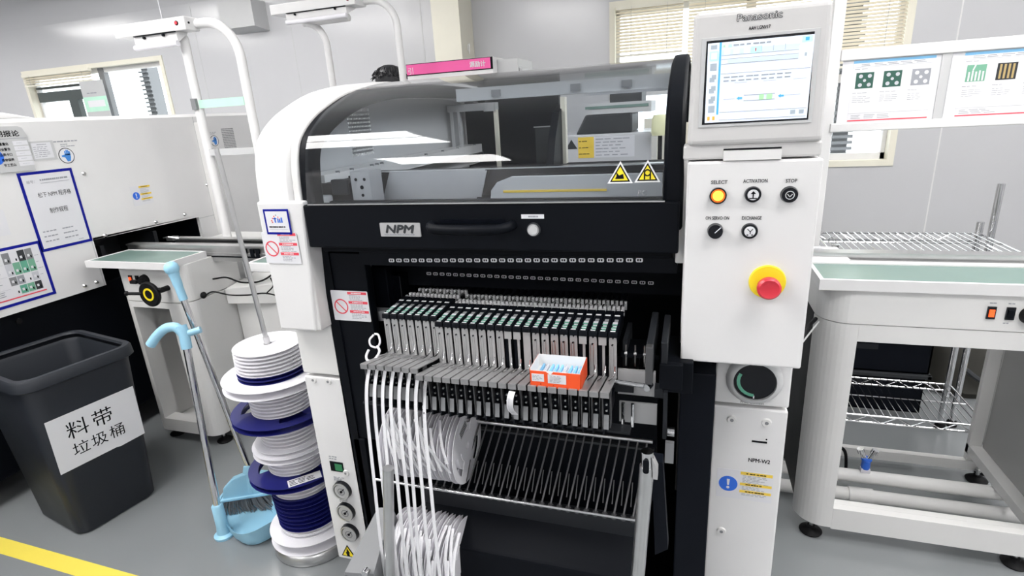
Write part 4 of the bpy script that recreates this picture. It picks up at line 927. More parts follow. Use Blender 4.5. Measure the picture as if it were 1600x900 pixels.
b.lathe([(.0,0),(.016,.004),(.018,.05),(.012,.07),(0,.07)], (-2.315,2.02,.42)); b.build('power_cable', lt)

rt = thing('conveyor_table', (.75, 2.0, 0), 'white conveyor table with rounded corner and open front, right of the machine', 'conveyor')
TX0, TX1 = .373, 1.155
b = MB().m('white').box(TX0,TX1,1.735,1.747,.900,.932).box(TX0+.0005,TX0+.012,1.747,1.918,.9005,.9318).box(TX0,TX1,1.918,1.95,.900,.934).box(TX0+.012,TX1,1.747,1.918,.9005,.912).build('table_rim', rt)
MB().m('mint').box(TX0+.012,TX1,1.747,1.918,.912,.930).build('glass_top', rt)
b = MB(); alu_rail(b, TX0+.02, TX1, 1.965, .955, .055, .05); b.build('conveyor_rail', rt)
MB().m('white').hexa([(TX0-.02,1.95,.934),(.50,1.95,.934),(.475,2.03,.957),(TX0-.02,2.03,.957)], [(TX0-.02,1.95,.936),(.50,1.95,.936),(.475,2.03,.959),(TX0-.02,2.03,.959)]).m('paleink').lines(flat(.9585), .405, 2.02, .45, 1.975, 5, .003).build('rail_cover', rt)
x0, x1, r0 = .388, 1.14, .085
arcp = lambda a0, a1, r, n=10: [(x0+r0+r*math.cos(math.radians(a0+(a1-a0)*k/n)), 1.745+r0+r*math.sin(math.radians(a0+(a1-a0)*k/n))) for k in range(n+1)]
head = [(x0,2.25)]+arcp(180,270,r0)+[(x1,1.745),(x1,1.765)]+[(x0+r0,1.765)]+arcp(270,180,r0-.02)[1:]+[(x0+.02,2.25)]
b = MB().m('offwhite').poly(flat(0), head, .795, .900).build('front_panel', rt)
body = [(x0+.002,1.83)]+[(a, b_+.002) for a, b_ in arcp(180,270,r0)]+[(.493,1.747),(.493,1.80),(x0+.05,1.83)]
b = MB().m('offwhite').poly(flat(0), body, .06, .792)
b.box(.493,x1,1.747,1.80,.738,.792).box(.493,x1,1.747,1.775,.055,.137).box(.493,x1,1.775,1.80,.10,.137).box(1.045,x1,1.747,1.80,.137,.738).build('front_frame', rt, bevel=.002)
MB().m('black').box(.389,.396,1.84,2.255,.11,.79).build('side_panel', rt)
b = MB().m('offwhite').box(1.05,1.10,1.80,2.255,.105,.14).box(1.10,1.115,1.80,2.255,.105,.80).box(.40,1.10,2.23,2.255,.035,.075).box(1.05,1.09,2.235,2.255,.06,.88).m('panelgrey').box(1.092,1.0995,1.81,2.23,.14,.79); b.build('rear_frame', rt)
for x, y in ((.445,1.79),(1.09,2.22),(1.02,1.78),(.44,2.24)): levelling_foot(MB(), x, y).build('levelling_foot', rt)
frt = front(1.745)
rocker(rt, frt, .803, .848, 'redlamp', 'power_switch'); rocker(rt, frt, .846, .848, 'black')
MB().m('greyink').lines(frt, .796, .880, .812, .872, 1, .003, .0008, 0, 2).lines(frt, .838, .880, .854, .872, 1, .003, .0008, 0, 2).lines(frt, .835, .822, .850, .816, 1, .003, .0008, 0, 2).build('printed_caption', rt)
b = MB().m('rubber').disc(frt, .892, .845, .026, 0, .014, r1=.024).m('paperwhite'); 
for k in range(9): b.bar2(frt, .892+.017*math.cos(k*.6), .845+.017*math.sin(k*.6), .892+.021*math.cos(k*.6), .845+.021*math.sin(k*.6), .001, .014, .0144)
b.build('speed_knob', rt)
# plastic pipes on the floor
for y, z, lab in ((2.04,.076,'upper white plastic pipe running under the right table'),(1.985,.032,'lower white plastic pipe lying in front of the other under the right table')):
    b = MB().m('offwhite').cyl((.16,y,z),(1.30,y,z),.024,n=20).cyl((.60 if z<.05 else .52,y,z),(.68 if z<.05 else .57,y,z),.028,n=20); tag(b.build('pipe'), lab, 'pipe')
sp = thing('air_splitter', (.66, 2.04, .10), 'blue two-way air fitting with two metal couplings, standing on the floor pipe', 'fitting')
MB().m('reel_white').box(.645,.675,2.03,2.05,.098,.115).build('base', sp)
MB().m('signblue').lathe([(.013,0),(.015,.01),(.014,.03),(.018,.04),(.016,.045),(0,.045)], (.66,2.04,.113)).build('splitter_body', sp)
b = MB().m('chrome')
for s in (-1,1): b.cyl((.66+s*.008,2.04,.155),(.66+s*.018,2.04,.18),.008,n=12).cyl((.66+s*.019,2.04,.178),(.66+s*.025,2.04,.195),.012,n=12)
b.build('coupling', sp)
o = MB().m('rubber').tube(smoothpath([(.54,2.10,.06),(.57,2.12,.135),(.61,2.12,.125),(.625,2.12,.02)]), .006, 8).build('hose'); tag(o, 'short black hose loop behind the floor pipes', 'hose')

# chrome wire rack behind the right table
wr = thing('wire_rack', (.8, 2.5, 0), 'chrome wire rack with open shelves behind the right table', 'rack')
def wire_shelf(z, x0, x1, y0, y1):
    b = MB().m('chrome')
    for y in (y0, y1):
        for dz in (0, -.03): b.cyl((x0,y,z+dz),(x1,y,z+dz),.0035,n=8)
        n = int((x1-x0)/.05)
        for k in range(n): b.cyl((x0+.05*k,y,z-.03 if k%2 else z),(x0+.05*k+.05,y,z if k%2 else z-.03),.002,n=6)
    for x in (x0, x1):
        for dz in (0, -.03): b.cyl((x,y0,z+dz),(x,y1,z+dz),.0035,n=8)
    k = x0+.02
    while k < x1: b.cyl((k,y0,z+.003),(k,y1,z+.003),.0018,n=6); k += .026
    b.cyl((x0,(y0+y1)/2,z),(x1,(y0+y1)/2,z),.003,n=6)
    return b.build('wire_shelf', wr)
for z in (.878, .205): wire_shelf(z, .52, 1.115, 2.275, 2.62)
b = MB().m('chrome')
for x, y, zt_ in ((1.10,2.60,.93),(1.155,2.63,1.075),(.53,2.60,.93),(.53,2.29,.905),(1.125,2.275,.905)):
    pb = MB().m('chrome').cyl((x,y,.03),(x,y,zt_),.0125,n=16).m('rubber').lathe([(.02,0),(.02,.02),(.013,.03)], (x,y,0)); pb.build('rack_post', wr)
cg = 'black crates under the rack'
def crate(x0,x1,y0,y1,z0,z1,label,lid=False):
    r = thing('storage_crate', ((x0+x1)/2,(y0+y1)/2,z0), label, 'crate', cg); b = MB().m('navy'); t = .006; d = .02
    b.box(x0+d,x1-d,y0+d,y0+d+t,z0,z1).box(x0+d,x1-d,y1-d-t,y1-d,z0,z1).box(x0+d,x0+d+t,y0+d,y1-d,z0,z1).box(x1-d-t,x1-d,y0+d,y1-d,z0,z1).box(x0+d,x1-d,y0+d,y1-d,z0,z0+t); b.build('shell', r)
    MB().m('darkgrey').box(x0,x1,y0,y0+d,z1-.02,z1).box(x0,x1,y1-d,y1,z1-.02,z1).box(x0,x0+d,y0,y1,z1-.02,z1).box(x1-d,x1,y0,y1,z1-.02,z1).build('rim', r, bevel=.003)
    MB().m('gunmetal').box((x0+x1)/2-.05,(x0+x1)/2+.05,y0+d-.004,y0+d,z1-.075,z1-.05).build('grip', r)
crate(.52,1.09,2.70,3.05,.20,.385,'upper black plastic crate stacked behind the wire rack')
crate(.52,1.08,2.70,3.05,.0,.20,'lower black plastic crate on the floor behind the wire rack')
o = MB().m('steel').box(.82,.85,2.69,3.06,.386,.389).box(.862,.87,2.69,3.06,.386,.389).build('steel_strip'); tag(o, 'thin metal strips lying across the top black crate', 'strip')
# dark cloth bag on the floor beyond the rack
st = thing('cloth_bag', (1.36, 3.05, 0), 'dark olive cloth bag slumped on the floor beyond the wire rack post', 'bag')
L = []
for z_, sx, sy, ox in ((0,.20,.14,0),(.04,.23,.16,0),(.10,.21,.14,-.01),(.15,.19,.12,-.02),(.20,.20,.11,-.01),(.26,.15,.08,-.05),(.31,.07,.04,-.10),(.33,.01,.01,-.12)):
    L.append([Vector((1.36+ox+sx*math.cos(2*math.pi*k/24)*(1+.06*math.sin(3*k)), 3.05+sy*math.sin(2*math.pi*k/24)*(1+.05*math.cos(4*k)), z_+.012*math.sin(k*1.7)*(z_>0))) for k in range(24)])
BAG = L
# poster frame over the right table
pf = thing('poster_frame', (.8, 2.4, 0), 'white metal frame holding process posters above the right table', 'frame')
MB().m('white').box(.462,.500,2.40,2.44,.03,2.05).build('frame_post', pf, bevel=.003)
MB().m('white').box(1.60,1.64,2.40,2.44,.03,2.05).build('frame_post', pf, bevel=.003)
MB().m('white').box(.50,1.60,2.395,2.43,1.556,1.594).build('top_rail', pf, bevel=.003)
MB().m('white').box(.49,1.60,2.395,2.43,1.309,1.340).build('bottom_rail', pf, bevel=.003)
MB().m('lightgrey').box(.812,.838,2.40,2.42,1.34,1.556).build('middle_stile', pf)
fpf = front(2.405)
def poster(x0, x1, label, pics):
    r = thing('process_poster', ((x0+x1)/2, 2.405, 1.342), label, 'poster', 'process posters in the white frame')
    MB().m('paperwhite').rect(fpf, x0-.035, 1.341, x1+.02, 1.556, 0, .001).build('backing', r)
    b = MB().m('paperwhite').rect(fpf, x0, 1.343, x1, 1.553, .001, .0018); z1 = 1.553; W = x1-x0; w_ = .0024
    b.m('skyblue').rect(fpf, x0, z1-.009, x1, z1, .0018, w_).m('signred').rect(fpf, x0, 1.345, x1, 1.349, .0018, w_)
    b.m('greyink').rect(fpf, x0, 1.372, x1, 1.3727, .0018, w_).lines(fpf, x0+.01, 1.368, x0+W*.6, 1.352, 3, .0015, w_).rect(fpf, x0, z1-.023, x1, z1-.0223, .0018, w_).lines(fpf, x0+W*.1, z1-.011, x1-W*.05, z1-.021, 2, .0018, w_, .1, 5).m('greyink').lines(fpf, x0+.006, z1-.026, x0+.05, z1-.032, 1, .002, w_, 0, 2)
    for k, kind in enumerate(pics):
        u = x0+.012+W*.345*k; v0, v1 = 1.458, 1.512
        v0 += .0; u1 = u+.056
        b.m({'g':'pcbgreen','l':'greyink','t':'leafgreen','s':'darkgrey'}[kind]).rect(fpf, u, v0, u1, v1, .0018, w_)
        if kind in 'gl':
            b.m('paleink' if kind == 'g' else 'paper')
            for (a, c) in ((.27,.77),(.77,.77),(.27,.22),(.77,.22),(.5,.5)): b.disc(fpf, u+.056*a, v0+.054*c, .0065 if a != .5 else .005, w_, w_+.0004, 14)
        elif kind == 't':
            b.m('paper')
            for q in range(5): b.rect(fpf, u+.006+.010*q, v0+.002, u+.011+.010*q, v0+.032+.003*(q%2), w_, w_+.0004)
            b.bar2(fpf, u+.018, v0+.036, u+.024, v1, .004, w_, w_+.0004)
        else:
            b.m('gold')
            for q in range(4): b.rect(fpf, u+.007+.012*q, v0+.004, u+.013+.012*q, v1-.004, w_, w_+.0004)
        b.m('greyink').lines(fpf, u-.006, 1.446, u+.05, 1.440, 1, .0016, w_).lines(fpf, u-.004, 1.434, u+.055, 1.408, 4, .0012, w_)
    b.build('sheet', r)
poster(.545, .795, 'process poster with two dark green solder photos and one grey one, nearest the monitor', 'ggl')
poster(.878, 1.128, 'process poster with a green trace photo and gold strip photos, cut by the right edge', 'tss')

# ================================================================== lamps over the lines
def bench_lamp(dp, y, zf, x0, x1, h1, h2, xb1, xb2, z0, label, plate):
    r = thing('bench_lamp', ((xb1+xb2)/2, y, z0), label, 'lamp'); 
    f, e = y-dp, y+.01
    MB().m('white').box(x0, x1, f, e, zf, zf+.055).build('lamp_body', r, bevel=.004)
    MB().m('white').hexa([(x0+.10,f+.012,zf-.045),(x1-.07,f+.012,zf-.045),(x1-.06,e-.01,zf),(x0+.09,e-.01,zf)],[(x0+.10,f+.010,zf-.002),(x1-.07,f+.010,zf-.002),(x1-.06,e-.01,zf+.001),(x0+.09,e-.01,zf+.001)]).build('reflector', r)
    MB().m('reel_white').cyl((x0+.10,f+.008,zf-.05),(x1-.07,f+.008,zf-.05),.013,n=14).build('tube', r)
    MB().m('black').box(x0+.11,x1-.07,f-.0005,f+.01,zf-.004,zf).cyl((x0+.17,f+.008,zf-.012),(x0+.17,f-.001,zf-.012),.006,n=8).cyl((x1-.14,f+.008,zf-.010),(x1-.14,f-.001,zf-.010),.006,n=8).build('tube_clip', r)
    MB().m('blackgloss').disc(front(f), x1-.045, zf+.030, .0095, 0, .003).m('red').disc(front(f), x1-.045, zf+.030, .007, .003, .006).build('push_switch', r)
    MB().m('black').disc(eastface(x1), f+.022, zf+.030, .005, 0, .002, 10).build('bolt', r); MB().m('black').disc(eastface(x1), e-.022, zf+.030, .005, 0, .002, 10).build('bolt', r)
    bar = .10
    def pipe(xb, ht, xend): 
        rr = min(.16, abs(xb-xend)*.8); c = (xb-rr, y, ht-rr)
        return MB().m('white').tube([(xend,y,ht)]+[Vector(q) for q in reversed(arc(c, rr, 0, 90, 10, (1,0,0), (0,0,1)))]+[(xb,y,z0 if not plate or xb < -2.1 else .80)], .021, 16)
    pipe(xb1, h1, x1-.12).build('bent_pole', r); pipe(xb2, h2, x1).build('bent_pole', r)
    if plate:
        MB().m('foggreen').box(xb1+.01, xb2-.02, y-.012, y-.006, 1.555, 1.592).build('sign_plate', r)
        MB().m('midgrey').box(xb1-.012, xb1+.015, y-.03, y-.005, 1.55, 1.60).build('plate_clamp', r)
        MB().m('lightgrey').box(xb1, xb2, y-.012, y+.012, 1.335, 1.365).build('cross_bar', r)
    return r
bench_lamp(.07, 2.20, 1.885, -2.58, -2.155, 1.875, 1.915, -2.25, -1.95, .902, 'white bench lamp on two bent poles over the left conveyor table', True)
bench_lamp(.11, 3.20, 2.095, -2.46, -1.87, 2.05, 2.125, -2.17, -1.675, 0, 'white bench lamp on bent poles standing behind the placement machine', False)
MB().m('wall')
# pull cord of the first lamp
o = MB().m('paper').cyl((-2.33,2.18,1.95),(-2.335,2.18,CZ),.0018,n=6).build('hanging_cable'); tag(o, 'thin white cable dropping from the ceiling to the left bench lamp', 'cable')

# ================================================================== bin
bn = thing('waste_bin', (-2.30, 1.297, 0), 'dark grey plastic waste bin with a paper label', 'bin')
def rr_pts(w, d, r, n=6):
    pts = []
    for cx, cy, a in ((w-r,-d+r,-90),(w-r,d-r,0),(-w+r,d-r,90),(-w+r,-d+r,180)):
        for k in range(n+1): t = math.radians(a+90*k/n); pts.append((cx+r*math.cos(t), cy+r*math.sin(t)))
    return pts
BR = math.radians(-10.5); cb, sb = math.cos(BR), math.sin(BR)
def bw(x, y): return (-2.30+x*cb-y*sb, 1.297+x*sb+y*cb)
def bin_at(z): t = z/.66; return .168+(.215-.168)*t, .148+(.182-.148)*t
def loops(b, spec):
    n = None; base = len(b.v)
    for (w_, d_, r_, z) in spec:
        P = rr_pts(w_, d_, r_); n = len(P)
        for x, y in P: b.v.append(Vector((*bw(x, y), z)))
    for i in range(len(spec)-1):
        for j in range(n):
            jj = (j+1)%n; b.f.append((base+i*n+j, base+i*n+jj, base+(i+1)*n+jj, base+(i+1)*n+j)); b.mi.append(b.cur); b.sm.append(True)
    b.f.append(tuple(base+j for j in range(n-1,-1,-1))); b.mi.append(b.cur); b.sm.append(False)
    b.f.append(tuple(base+(len(spec)-1)*n+j for j in range(n))); b.mi.append(b.cur); b.sm.append(False)
    return b
w0, d0 = bin_at(0); w1, d1 = bin_at(.64)
b = loops(MB().m('bin'), [(w0-.01,d0-.01,.04,0),(w0,d0,.045,.012),(w1,d1,.055,.64),(w1-.006,d1-.006,.05,.655),(w1-.012,d1-.012,.05,.64),(w0-.008,d0-.008,.04,.02)]); b.build('bin_body', bn)
b = loops(MB().m('bin'), [(w1-.010,d1-.010,.05,.672),(w1-.006,d1-.006,.052,.680),(w1+.010,d1+.010,.06,.680),(w1+.016,d1+.016,.065,.672),(w1+.018,d1+.018,.066,.640),(w1+.012,d1+.012,.06,.636),(w1-.002,d1-.002,.055,.638)])
b.f.pop(); b.f.pop(); b.mi = b.mi[:-2]; b.sm = b.sm[:-2]
b.build('rim', bn)
# label on the east face of the bin
zm = .40; we, de = bin_at(zm); sl = (.215-.168)/.66
O = Vector((*bw(we+.0012, 0), zm)); U = Vector((-sb, cb, 0)); V = Vector((cb*sl, sb*sl, 1)).normalized()
fb_ = Fr(O, U, V)
lb = MB().m('paperwhite').poly(fb_, [(-.150,-.108),(.04,-.108),(.055,-.112),(.148,-.108),(.148,.110),(-.150,.110)], 0, .0012)
lb.m('ink').text(fb_, '料', -.062, .012, .075, .0016, 'c').text(fb_, '带', .022, .012, .075, .0016, 'c')
for k, ch in enumerate('垃圾桶'): lb.text(fb_, ch, -.068+.062*k, -.062, .058, .0016, 'c')
lb.build('paper_label', bn)

# ================================================================== broom and dustpan
pan = thing('dustpan', (-1.58, 1.34, 0), 'pale blue long-handled dustpan standing on the floor by the reel stack', 'dustpan')
def Pp(x, y, z): return Vector((x, y, z))
# scoop: rear wall at the back right, open front; outline on the floor (counter-clockwise from above)
cx, cy = -1.560, 1.350; A = math.radians(-28); ca, sa = math.cos(A), math.sin(A)
def pw(u, v, z=0): return Vector((cx+u*ca-v*sa, cy+u*sa+v*ca, z))
def pan_loop(k, z, dy=0): 
    P = []
    for i in range(24):
        t = 2*math.pi*i/24; u = .158*k*math.copysign(abs(math.cos(t))**.7, math.cos(t)); v = .085*k*math.copysign(abs(math.sin(t))**.7, math.sin(t))+dy
        zz = z if z < .03 else z+.006*math.sin(t)+.012*math.cos(2*t)
        P.append(pw(u, v, zz))
    return P
def loft(b, L, cap0=True, cap1=True):
    base = len(b.v); n = len(L[0])
    for P in L: b.v += P
    for i in range(len(L)-1):
        for j in range(n):
            jj = (j+1)%n; b.f.append((base+i*n+j, base+i*n+jj, base+(i+1)*n+jj, base+(i+1)*n+j)); b.mi.append(b.cur); b.sm.append(True)
    if cap0: b.f.append(tuple(base+j for j in range(n-1,-1,-1))); b.mi.append(b.cur); b.sm.append(False)
    if cap1: b.f.append(tuple(base+(len(L)-1)*n+j for j in range(n))); b.mi.append(b.cur); b.sm.append(False)
    return b
loft(MB().m('olive'), BAG).build('bag_body', st)
MB().m('darkgrey').tube(smoothpath([(1.28,2.90,.16),(1.36,2.88,.11),(1.46,2.91,.14),(1.52,2.98,.17)]), .012, 8).build('strap', st)
b = loft(MB().m('sky_plastic'), [pan_loop(.82,.0),pan_loop(.92,.008),pan_loop(1.0,.035),pan_loop(1.06,.072),pan_loop(1.07,.076),pan_loop(1.03,.073),pan_loop(.96,.035),pan_loop(.86,.012)])
b.build('scoop', pan)
b = MB().m('sky_plastic'); q = pw(-.012,-.100); b.lathe([(.034,0),(.036,.01),(.030,.014),(.024,.018),(.021,.05),(.020,.135),(.016,.14)], (q.x,q.y,0), n=24); b.build('handle_socket', pan)
top = Vector((-1.660,1.345,.760)); bot = Vector((q.x,q.y,.125))
MB().m('chrome').cyl(bot, top, .0125, n=20).build('handle_tube', pan)
d = (top-bot).normalized()
b = MB().m('sky_plastic').tube([top-d*.03, top+d*.02, top+d*.05+Vector((-.01,0,0))], [.0175,.018,.02], 16).tube(smoothpath([top+d*.02, top+d*.048+Vector((-.022,-.008,0)), top+d*.050+Vector((-.055,-.02,-.003)), top+d*.034+Vector((-.090,-.03,-.012)), top+d*.012+Vector((-.118,-.04,-.022))],5), .0165, 14)
b.tube([top+d*.02, top+d*.03+Vector((.045,.03,.0))], .012, 12).build('grip', pan)
br = thing('broom', (-1.55, 1.40, .05), 'pale blue broom with grey bristles, its head resting in the dustpan', 'broom')
hb = Vector((-1.600,1.425,.180)); ht = Vector((-1.700,1.41,.895)); dd = (ht-hb).normalized()
MB().m('chrome').cyl(hb, ht, .011, n=20).build('broom_tube', br)
b = MB().m('sky_plastic').tube(smoothpath([ht-dd*.01, ht+dd*.05, ht+dd*.085, ht+dd*.105],4), [.014]*4+[.016]*4+[.018]*4+[.015], 16).lathe([(0,-.025),(.013,-.0214),(.0214,-.013),(.025,0),(.0214,.013),(.013,.0214),(0,.025)], ht+dd*.108, n=18); b.build('handle_grip', br)
dx = Vector((.9,.42,0)).normalized(); nx = Vector((-dx.y,dx.x,0))
fb2 = Fr(hb+Vector((.018,-.008,-.004)), dx, Vector((0,0,1)))
b = MB().m('sky_plastic').poly(fb2, [(-.125,-.095),(.135,-.085),(.120,-.045),(.075,-.010),(.02,.005),(-.02,.005),(-.075,-.012),(-.115,-.05)], -.012, .012)
b.poly(fb2, [(-.132,-.105),(.142,-.095),(.142,-.083),(-.132,-.093)], -.020, .020).tube([hb+Vector((0,-.01,-.09)), hb+Vector((0,-.01,.0)), hb+dd*.02], [.020,.018,.016], 14); b.build('broom_head', br, bevel=.003)
b = MB().m('bristle')
for k in range(420):
    u = random.uniform(-.125,.135); w_ = random.uniform(-.017,.017); s = (u+.05)*.50
    p0 = fb2.p(u, -.098, w_); p1 = fb2.p(u+s*.5, -.135, w_*1.3); p2 = fb2.p(u+s+.012, -.172+random.uniform(0,.014), w_*1.7)
    p2.z = max(p2.z, .016); b.tube([p0, p1, p2], [.0016,.0015,.0012], 4)
br_ = b.build('bristles', br); br_['kind'] = 'stuff'

# ================================================================== reel stand with its reels
rs = thing('reel_stand', (-1.262, 1.345, 0), 'steel reel stand: round metal base and a thin tall pole', 'stand')
MB().m('steel').lathe([(.142,0),(.146,.006),(.146,.034),(.140,.042),(.132,.046),(.130,.040),(.0,.038)], (-1.262,1.345,0), n=64).build('base_disc', rs)
P0 = Vector((-1.262,1.345,.038)); P1 = Vector((-1.335,1.335,1.40))
b = MB().m('steel').cyl(P0, P0.lerp(P1,.55), .0085, n=16).cyl(P0.lerp(P1,.55), P1, .0075, n=16).cyl(P0.lerp(P1,.54), P0.lerp(P1,.56), .010, n=16).build('pole', rs)
def at_pole(z): t = (z-.038)/(1.40-.038); p = P0.lerp(P1, t); return (p.x, p.y, z)
protos_r = {}
SG = 'reels stacked on the stand'
def put(R, wd, mt, z, label, win, rz):
    k = (R, wd, mt, win); x, y, _ = at_pole(z+wd/2)
    if k not in protos_r:
        o = tape_reel(R, wd, mt, windows=win); protos_r[k] = o; o.location = (x,y,z); o.rotation_euler.z = rz
    else: o = dup(protos_r[k], (x,y,z), rz=rz)
    o['label'] = label; o['category'] = 'reel'; o['group'] = SG
    return o
z = .050
stack = [(.148,.040,'reel_white',0,'wide white reel lying lowest on the stand'),
 *[(.112-.004*k,.0125,'reel_white',0,'%s narrow white reel up from the wide lowest one' % ORD[k]) for k in range(2)],
 *[(.110-.002*(k%2),.0150,'reel_blue',0,'%s dark blue narrow reel up, in the block near the bottom of the stand' % ORD[k]) for k in range(8)],
 *[(.100,.0125,'reel_white',0,'%s white narrow reel between the blue block and the low blue flanged reel' % ORD[k]) for k in range(4)],
 (.104,.015,'reel_blue',0,'dark blue narrow reel directly under the low wide blue reel'),
 (.162,.020,'reel_blue',3,'low wide blue reel with window cut-outs and a white label'),
 *[(.096,.0125,'reel_white',0,'%s white narrow reel up on top of the low wide blue reel' % ORD[k]) for k in range(5)],
 (.130,.020,'reel_white',0,'mid-size white reel under the upper wide blue reel'),
 (.118,.014,'reel_white',0,'smaller white reel just above the mid-size white one'),
 *[(.094,.0125,'reel_white',0,'%s white narrow reel up from the mid-size white ones' % ORD[k]) for k in range(6)],
 (.100,.015,'reel_blue',0,'dark blue narrow reel directly under the upper wide blue reel'),
 (.165,.021,'reel_blue',3,'upper wide blue reel with window cut-outs'),
 *[(.100,.0115,'reel_white',0,'%s white narrow reel up between the upper blue and big white reels' % ORD[k]) for k in range(8)],
 (.163,.028,'reel_white',0,'big white reel lying above the ribbed white ones'),
 *[(.112,.0125,'reel_blue',0,'%s dark blue narrow reel under the white reels at the top' % ORD[k]) for k in range(2)],
 *[(.112-.001*k,.0110,'reel_white',0,'%s white reel up in the top group of the stand' % ORD[k]) for k in range(6)]]
for i, (R, wd, mt, win, lab) in enumerate(stack):
    o = put(R, wd, mt, z, lab, win, {0: i*.7}.get(win, (.55 if i < 20 else .40))); z += wd+.0008
    if mt == 'reel_blue' and R > .15 and i < 20:
        fr = Fr((o.location.x, o.location.y, z), (math.cos(.80), math.sin(.80), 0), (-math.sin(.80), math.cos(.80), 0))
        MB().m('paper').rect(fr, -.05, -.150, .055, -.110, 0, .0006).m('ink').lines(fr, -.045, -.114, .05, -.146, 4, .003, .0010)
        b = MB().m('paper').rect(fr, -.05, -.150, .055, -.110, 0, .0006).m('ink').lines(fr, -.045, -.114, .05, -.146, 4, .003, .0010)
        lo = b.build('paper_label'); lo.parent = o; lo.matrix_parent_inverse = Matrix.Rotation(-o.rotation_euler.z, 4, 'Z') @ Matrix.Translation(-Vector(o.location))
        lo['_w'] = (0,0,0)
print('STACK TOP', z)

# ================================================================== beyond the machine
pk = thing('sign_cabinet', (-1.45, 3.7, 0), 'white cabinet with a pink sign strip behind the glass cover', 'cabinet')
b = MB().m('white').box(-1.80,-1.20,3.50,3.9,0,1.790).m('lightgrey').box(-1.20,-1.06,3.58,3.92,0,1.775).box(-1.06,-1.04,3.60,3.9,0,1.72).build('cabinet_body', pk, bevel=.004)
fpk = front(3.5)
MB().m('ink').rect(fpk, -1.80, 1.716, -1.20, 1.788, 0, .002).m('pink').rect(fpk, -1.797, 1.722, -1.215, 1.784, .002, .004).m('paperwhite').text(fpk, '引', -1.785, 1.728, .045, .006, 'l').text(fpk, '源励计', -1.30, 1.739, .036, .006, 'c', True).build('sign_strip', pk)
# person
pe = thing('person', (-2.15, 3.9, 0), 'person with short black hair behind the machine, only the head showing', 'person')
me = bpy.data.meshes.new('body'); px0, py0 = -2.15, 3.9
J = [(0,0,.95),(0,0,1.12),(0,0,1.32),(0,-.01,1.45),(0,-.02,1.52),(0,-.03,1.62),(0,-.03,1.72),(-.10,0,.92),(-.11,.01,.50),(-.11,.03,.09),(-.12,-.10,.04),(.10,0,.92),(.11,.01,.50),(.11,.03,.09),(.12,-.10,.04),(-.19,0,1.40),(-.23,.02,1.12),(-.20,-.12,.90),(-.19,-.18,.84),(.19,0,1.40),(.23,.02,1.12),(.20,-.12,.90),(.19,-.18,.84)]
Eg = [(0,1),(1,2),(2,3),(3,4),(4,5),(5,6),(0,7),(7,8),(8,9),(9,10),(0,11),(11,12),(12,13),(13,14),(2,15),(15,16),(16,17),(17,18),(2,19),(19,20),(20,21),(21,22)]
RD = [.15,.135,.15,.07,.05,.08,.085,.09,.06,.045,.035,.09,.06,.045,.035,.06,.045,.034,.03,.06,.045,.034,.03]
me.from_pydata([(px0+x, py0+y, z_*1.025) for x, y, z_ in J], Eg, [])
bo = bpy.data.objects.new('body', me); C.objects.link(bo)
bo.modifiers.new('skin', 'SKIN')
for i, r_ in enumerate(RD): me.skin_vertices[0].data[i].radius = (r_, r_*.8 if i < 3 else r_)
me.skin_vertices[0].data[0].use_root = True
bo.modifiers.new('sub', 'SUBSURF').levels = 2; bo.modifiers['sub'].render_levels = 2
me.materials.append(MATS['smock']); bo.parent = pe; bo.matrix_parent_inverse = Matrix.Translation(-Vector(pe.location))
b = MB().m('hair')
b.lathe([(0,-.115),(.06,-.105),(.098,-.06),(.108,0),(.100,.05),(.07,.088),(.035,.103),(0,.107)], (-2.147,3.895,1.731), n=24)
for k in range(260):
    a = random.uniform(0, 6.28); e = random.uniform(.15, 1.3); p = Vector((math.cos(a)*math.cos(e), math.sin(a)*math.cos(e), math.sin(e)))
    q = Vector((-2.147,3.895,1.731))+Vector((p.x*.104,p.y*.104,p.z*.106)); t = Vector((p.x*.7+.3*math.sin(k),p.y*.7+.3*math.cos(k),-.35)).normalized()
    b.tube([q-p*.004, q+t*.022+p*.006, q+t*.045-p*.002], [.004,.0035,.001], 4)
b.build('hair', pe)
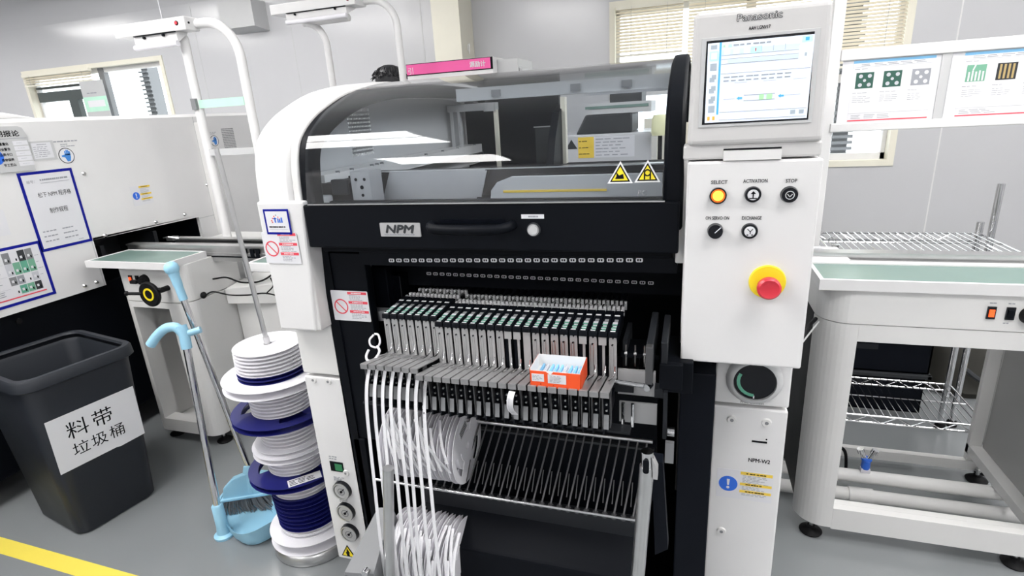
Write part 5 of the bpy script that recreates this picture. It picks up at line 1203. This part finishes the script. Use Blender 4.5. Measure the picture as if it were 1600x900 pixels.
# machines seen through the cover
rm = thing('test_machine', (-.50, 3.5, 0), 'grey machine with dark hood and yellow-white caution label, seen through the glass cover', 'machine')
MB().m('wall').box(-.80,-.22,3.35,3.9,0,1.30).build('machine_body', rm, bevel=.01)
MB().m('darkgrey').poly(front(3.36), [(-.66,1.30),(-.33,1.30),(-.33,1.41),(-.60,1.41)], -.4, 0).build('hood', rm, bevel=.01)
b = MB().m('lightgrey').box(-.58,-.225,3.36,3.75,1.41,1.47).m('mint').box(-.60,-.24,3.355,3.36,1.44,1.455).m('darkgrey').box(-.46,-.28,3.38,3.7,1.47,1.58); b.build('upper_tray', rm)
f3 = front(3.35)
b = MB().m('signyellow').rect(f3, -.645, 1.165, -.55, 1.285, 0, .002).m('paper').rect(f3, -.55, 1.165, -.315, 1.285, 0, .002).m('greyink').lines(f3, -.54, 1.28, -.33, 1.17, 6, .005, .003, .3, 4).m('ink').lines(f3, -.64, 1.28, -.56, 1.17, 3, .004, .003); b.build('caution_label', rm)
MB().m('darkgrey').poly(f3, [(-.72,1.22),(-.65,1.22),(-.685,1.275)], 0, .002).build('caution_mark', rm)
ty = thing('paper_lantern', (-.20, 3.4, 0), 'pale yellow shade on a dark stand, seen through the glass cover near its right end', 'lamp')
MB().m('palelamp').lathe([(.045,0),(.05,.02),(.046,.09),(.038,.11),(0,.112)], (-.17,3.3,1.28), n=20).build('lamp_shade', ty)
MB().m('rubber').cyl((-.17,3.3,0),(-.17,3.3,1.29),.012,n=12).m('rubber').lathe([(.045,0),(.045,.015),(0,.02)], (-.17,3.3,0)).build('stand', ty)
o = MB().m('cream').box(-.33,.02,4.2,4.3,0,1.35).build('partition_board'); tag(o, 'cream board standing behind the yellow shade', 'board')
# hanging green sheet in the left window, box on the wall
fgs = front(4.93)
hs = thing('hanging_sheet', (-6.5, 4.93, 1.6), 'grey and green hanging sheet in front of the left window', 'sheet')
MB().m('lightgrey').rect(fgs, -6.68, 1.55, -6.32, 2.07, 0, .004).build('backing', hs)
b = MB().m('foggreen').rect(fgs, -6.68, 1.74, -6.32, 1.90, .004, .006).m('paperwhite').rect(fgs, -6.62, 1.79, -6.36, 1.86, .006, .008).m('greyink').lines(fgs, -6.6, 1.96, -6.4, 1.92, 1, .012, .007).lines(fgs, -6.52, 1.64, -6.36, 1.58, 1, .025, .007, 0, 4); b.build('printing', hs)
o = MB().m('foggreen').hexa([(-4.42,4.80,2.385),(-4.02,4.80,2.385),(-4.02,WY,2.36),(-4.42,WY,2.36)], [(-4.42,4.80,2.62),(-4.02,4.80,2.62),(-4.02,WY,2.62),(-4.42,WY,2.62)]).build('wall_unit'); o.data.materials.clear(); o.data.materials.append(MATS['lightgrey'])
tag(o, 'grey boxed unit high on the back wall between the two lamps', 'unit')
